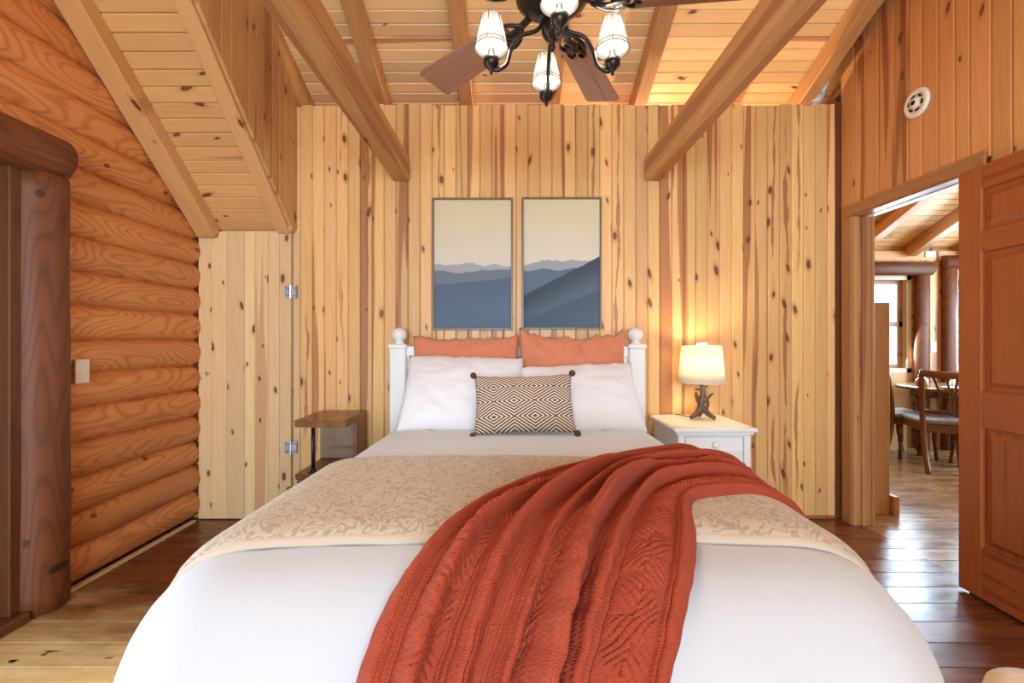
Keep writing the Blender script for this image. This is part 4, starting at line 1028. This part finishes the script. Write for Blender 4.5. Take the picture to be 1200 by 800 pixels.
# ------------------------------------------------------------------ dining table, chairs, things on the table
dt = thing('dining_table', 'dark wooden dining table seen through the doorway', 'table', (4.95, 4.56, 0))
bm = B(); n = 48
def oval(r1, r2, z): return [bm.verts.new((r1 * math.copysign(abs(math.cos(a)) ** 0.6, math.cos(a)), r2 * math.copysign(abs(math.sin(a)) ** 0.6, math.sin(a)), z)) for a in [2 * math.pi * k / n for k in range(n)]]
rr = [oval(0.92, 0.43, 0.715), oval(0.95, 0.45, 0.72), oval(0.95, 0.45, 0.745), oval(0.93, 0.44, 0.752)]
for a, b in zip(rr, rr[1:]):
    for k in range(n): bm.faces.new((a[k], a[(k + 1) % n], b[(k + 1) % n], b[k]))
bm.faces.new(rr[0][::-1]); bm.faces.new(rr[-1]); obj('table_top', bm, M['tabletop'], dt)
obj('apron', bx(-0.72, 0.72, -0.28, 0.28, 0.63, 0.714), M['chairwood'], dt)
for sx in (-1, 1):
    for sy in (-1, 1): obj('leg', lathe(B(), [(0.028, 0), (0.03, 0.05), (0.045, 0.3), (0.035, 0.5), (0.05, 0.63)], 14, (sx * 0.66, sy * 0.22, 0)), M['chairwood'], dt, True)

def make_chair(label, loc, rz):
    c = thing('dining_chair', label, 'chair', loc, rz, 'dining chairs')     # faces local +Y, back at -Y
    def strip(bm, pts, w, d): return tube(bm, bez(pts, 6), w, 8, (d / w, 1.0), up=(0, 1, 0))
    for s in (-1, 1):
        obj('back_post', tube(B(), bez([(s * 0.205, -0.33, 0), (s * 0.200, -0.255, 0.18), (s * 0.200, -0.215, 0.42), (s * 0.212, -0.235, 0.62), (s * 0.245, -0.30, 0.90)], 6), [0.024] * 24 + [0.020], 8, (1.0, 0.8)), M['chairwood'], c, True)
        obj('front_leg', tube(B(), bez([(s * 0.205, 0.235, 0), (s * 0.212, 0.205, 0.2), (s * 0.215, 0.205, 0.41)], 6), (0.018,) * 6 + (0.024,) * 7, 8), M['chairwood'], c, True)
        obj('side_rail', bx(s * 0.20 - 0.012, s * 0.20 + 0.012, -0.20, 0.20, 0.37, 0.43), M['chairwood'], c)
    obj('seat_frame', bx(-0.19, 0.19, -0.225, -0.20, 0.36, 0.425), M['chairwood'], c)
    obj('seat_frame', bx(-0.20, 0.20, 0.19, 0.215, 0.36, 0.425), M['chairwood'], c)
    cu = bx(-0.205, 0.205, -0.19, 0.225, 0.425, 0.475, bev=0.02, seg=3); obj('seat', cu, M['seat_fabric'], c, True)
    obj('top_rail', tube(B(), bez([(-0.262, -0.305, 0.915), (-0.13, -0.335, 0.900), (0, -0.345, 0.895), (0.13, -0.335, 0.900), (0.262, -0.305, 0.915)], 6), 0.032, 8, (1.0, 0.45)), M['chairwood'], c, True)
    obj('lower_rail', tube(B(), bez([(-0.205, -0.23, 0.555), (0, -0.25, 0.55), (0.205, -0.23, 0.555)], 6), 0.022, 8, (1.0, 0.5)), M['chairwood'], c, True)
    for a, b, m_ in ((-0.045, -0.18, -0.07), (-0.018, -0.075, -0.015), (0.0, 0.0, 0.0), (0.018, 0.075, 0.015), (0.045, 0.18, 0.07)):
        obj('splat', tube(B(), bez([(a * 1.8, -0.248, 0.56), (m_ * 1.3, -0.27, 0.68), (b * 0.82, -0.315, 0.82), (b, -0.335, 0.89)], 6), [0.011 + 0.008 * (k / 18) ** 2 for k in range(19)], 8, (0.5, 1.2)), M['chairwood'], c, True)
    return c
make_chair('fan back wooden dining chair nearest the open door with grey seat', (4.08, 4.36, 0), R(-20))
make_chair('wooden dining chair side on at the left end of the dining table', (4.06, 4.80, 0), R(-90))
def jar(label, x, y, r, h, mat):
    o = obj('table_jar', lathe(B(), [(r * .8, 0), (r, 0.01), (r, h * .6), (r * .6, h * .75), (r * .55, h * .9), (r * .65, h), (0, h)], 16, (0, 0, 0)), mat, None, True); o.location = (x, y, 0.7525); tag(o, label, 'jar')
jar('amber round jar on the left end of the dining table', 4.10, 4.55, 0.05, 0.11, M['amber'])
jar('small white shaker on the dining table behind the near chair', 4.28, 4.42, 0.022, 0.09, M['ceramic'])
jar('tall white jar on the dining table behind the near chair', 4.42, 4.50, 0.035, 0.12, M['ceramic'])
o = obj('serving_plate', lathe(B(), [(0, 0), (0.07, 0), (0.12, 0.012), (0.125, 0.016), (0.07, 0.008), (0, 0.006)], 28), M['ceramic'], None, True); o.location = (4.20, 4.28, 0.7525); tag(o, 'white round plate at the table edge behind the near chair', 'plate')
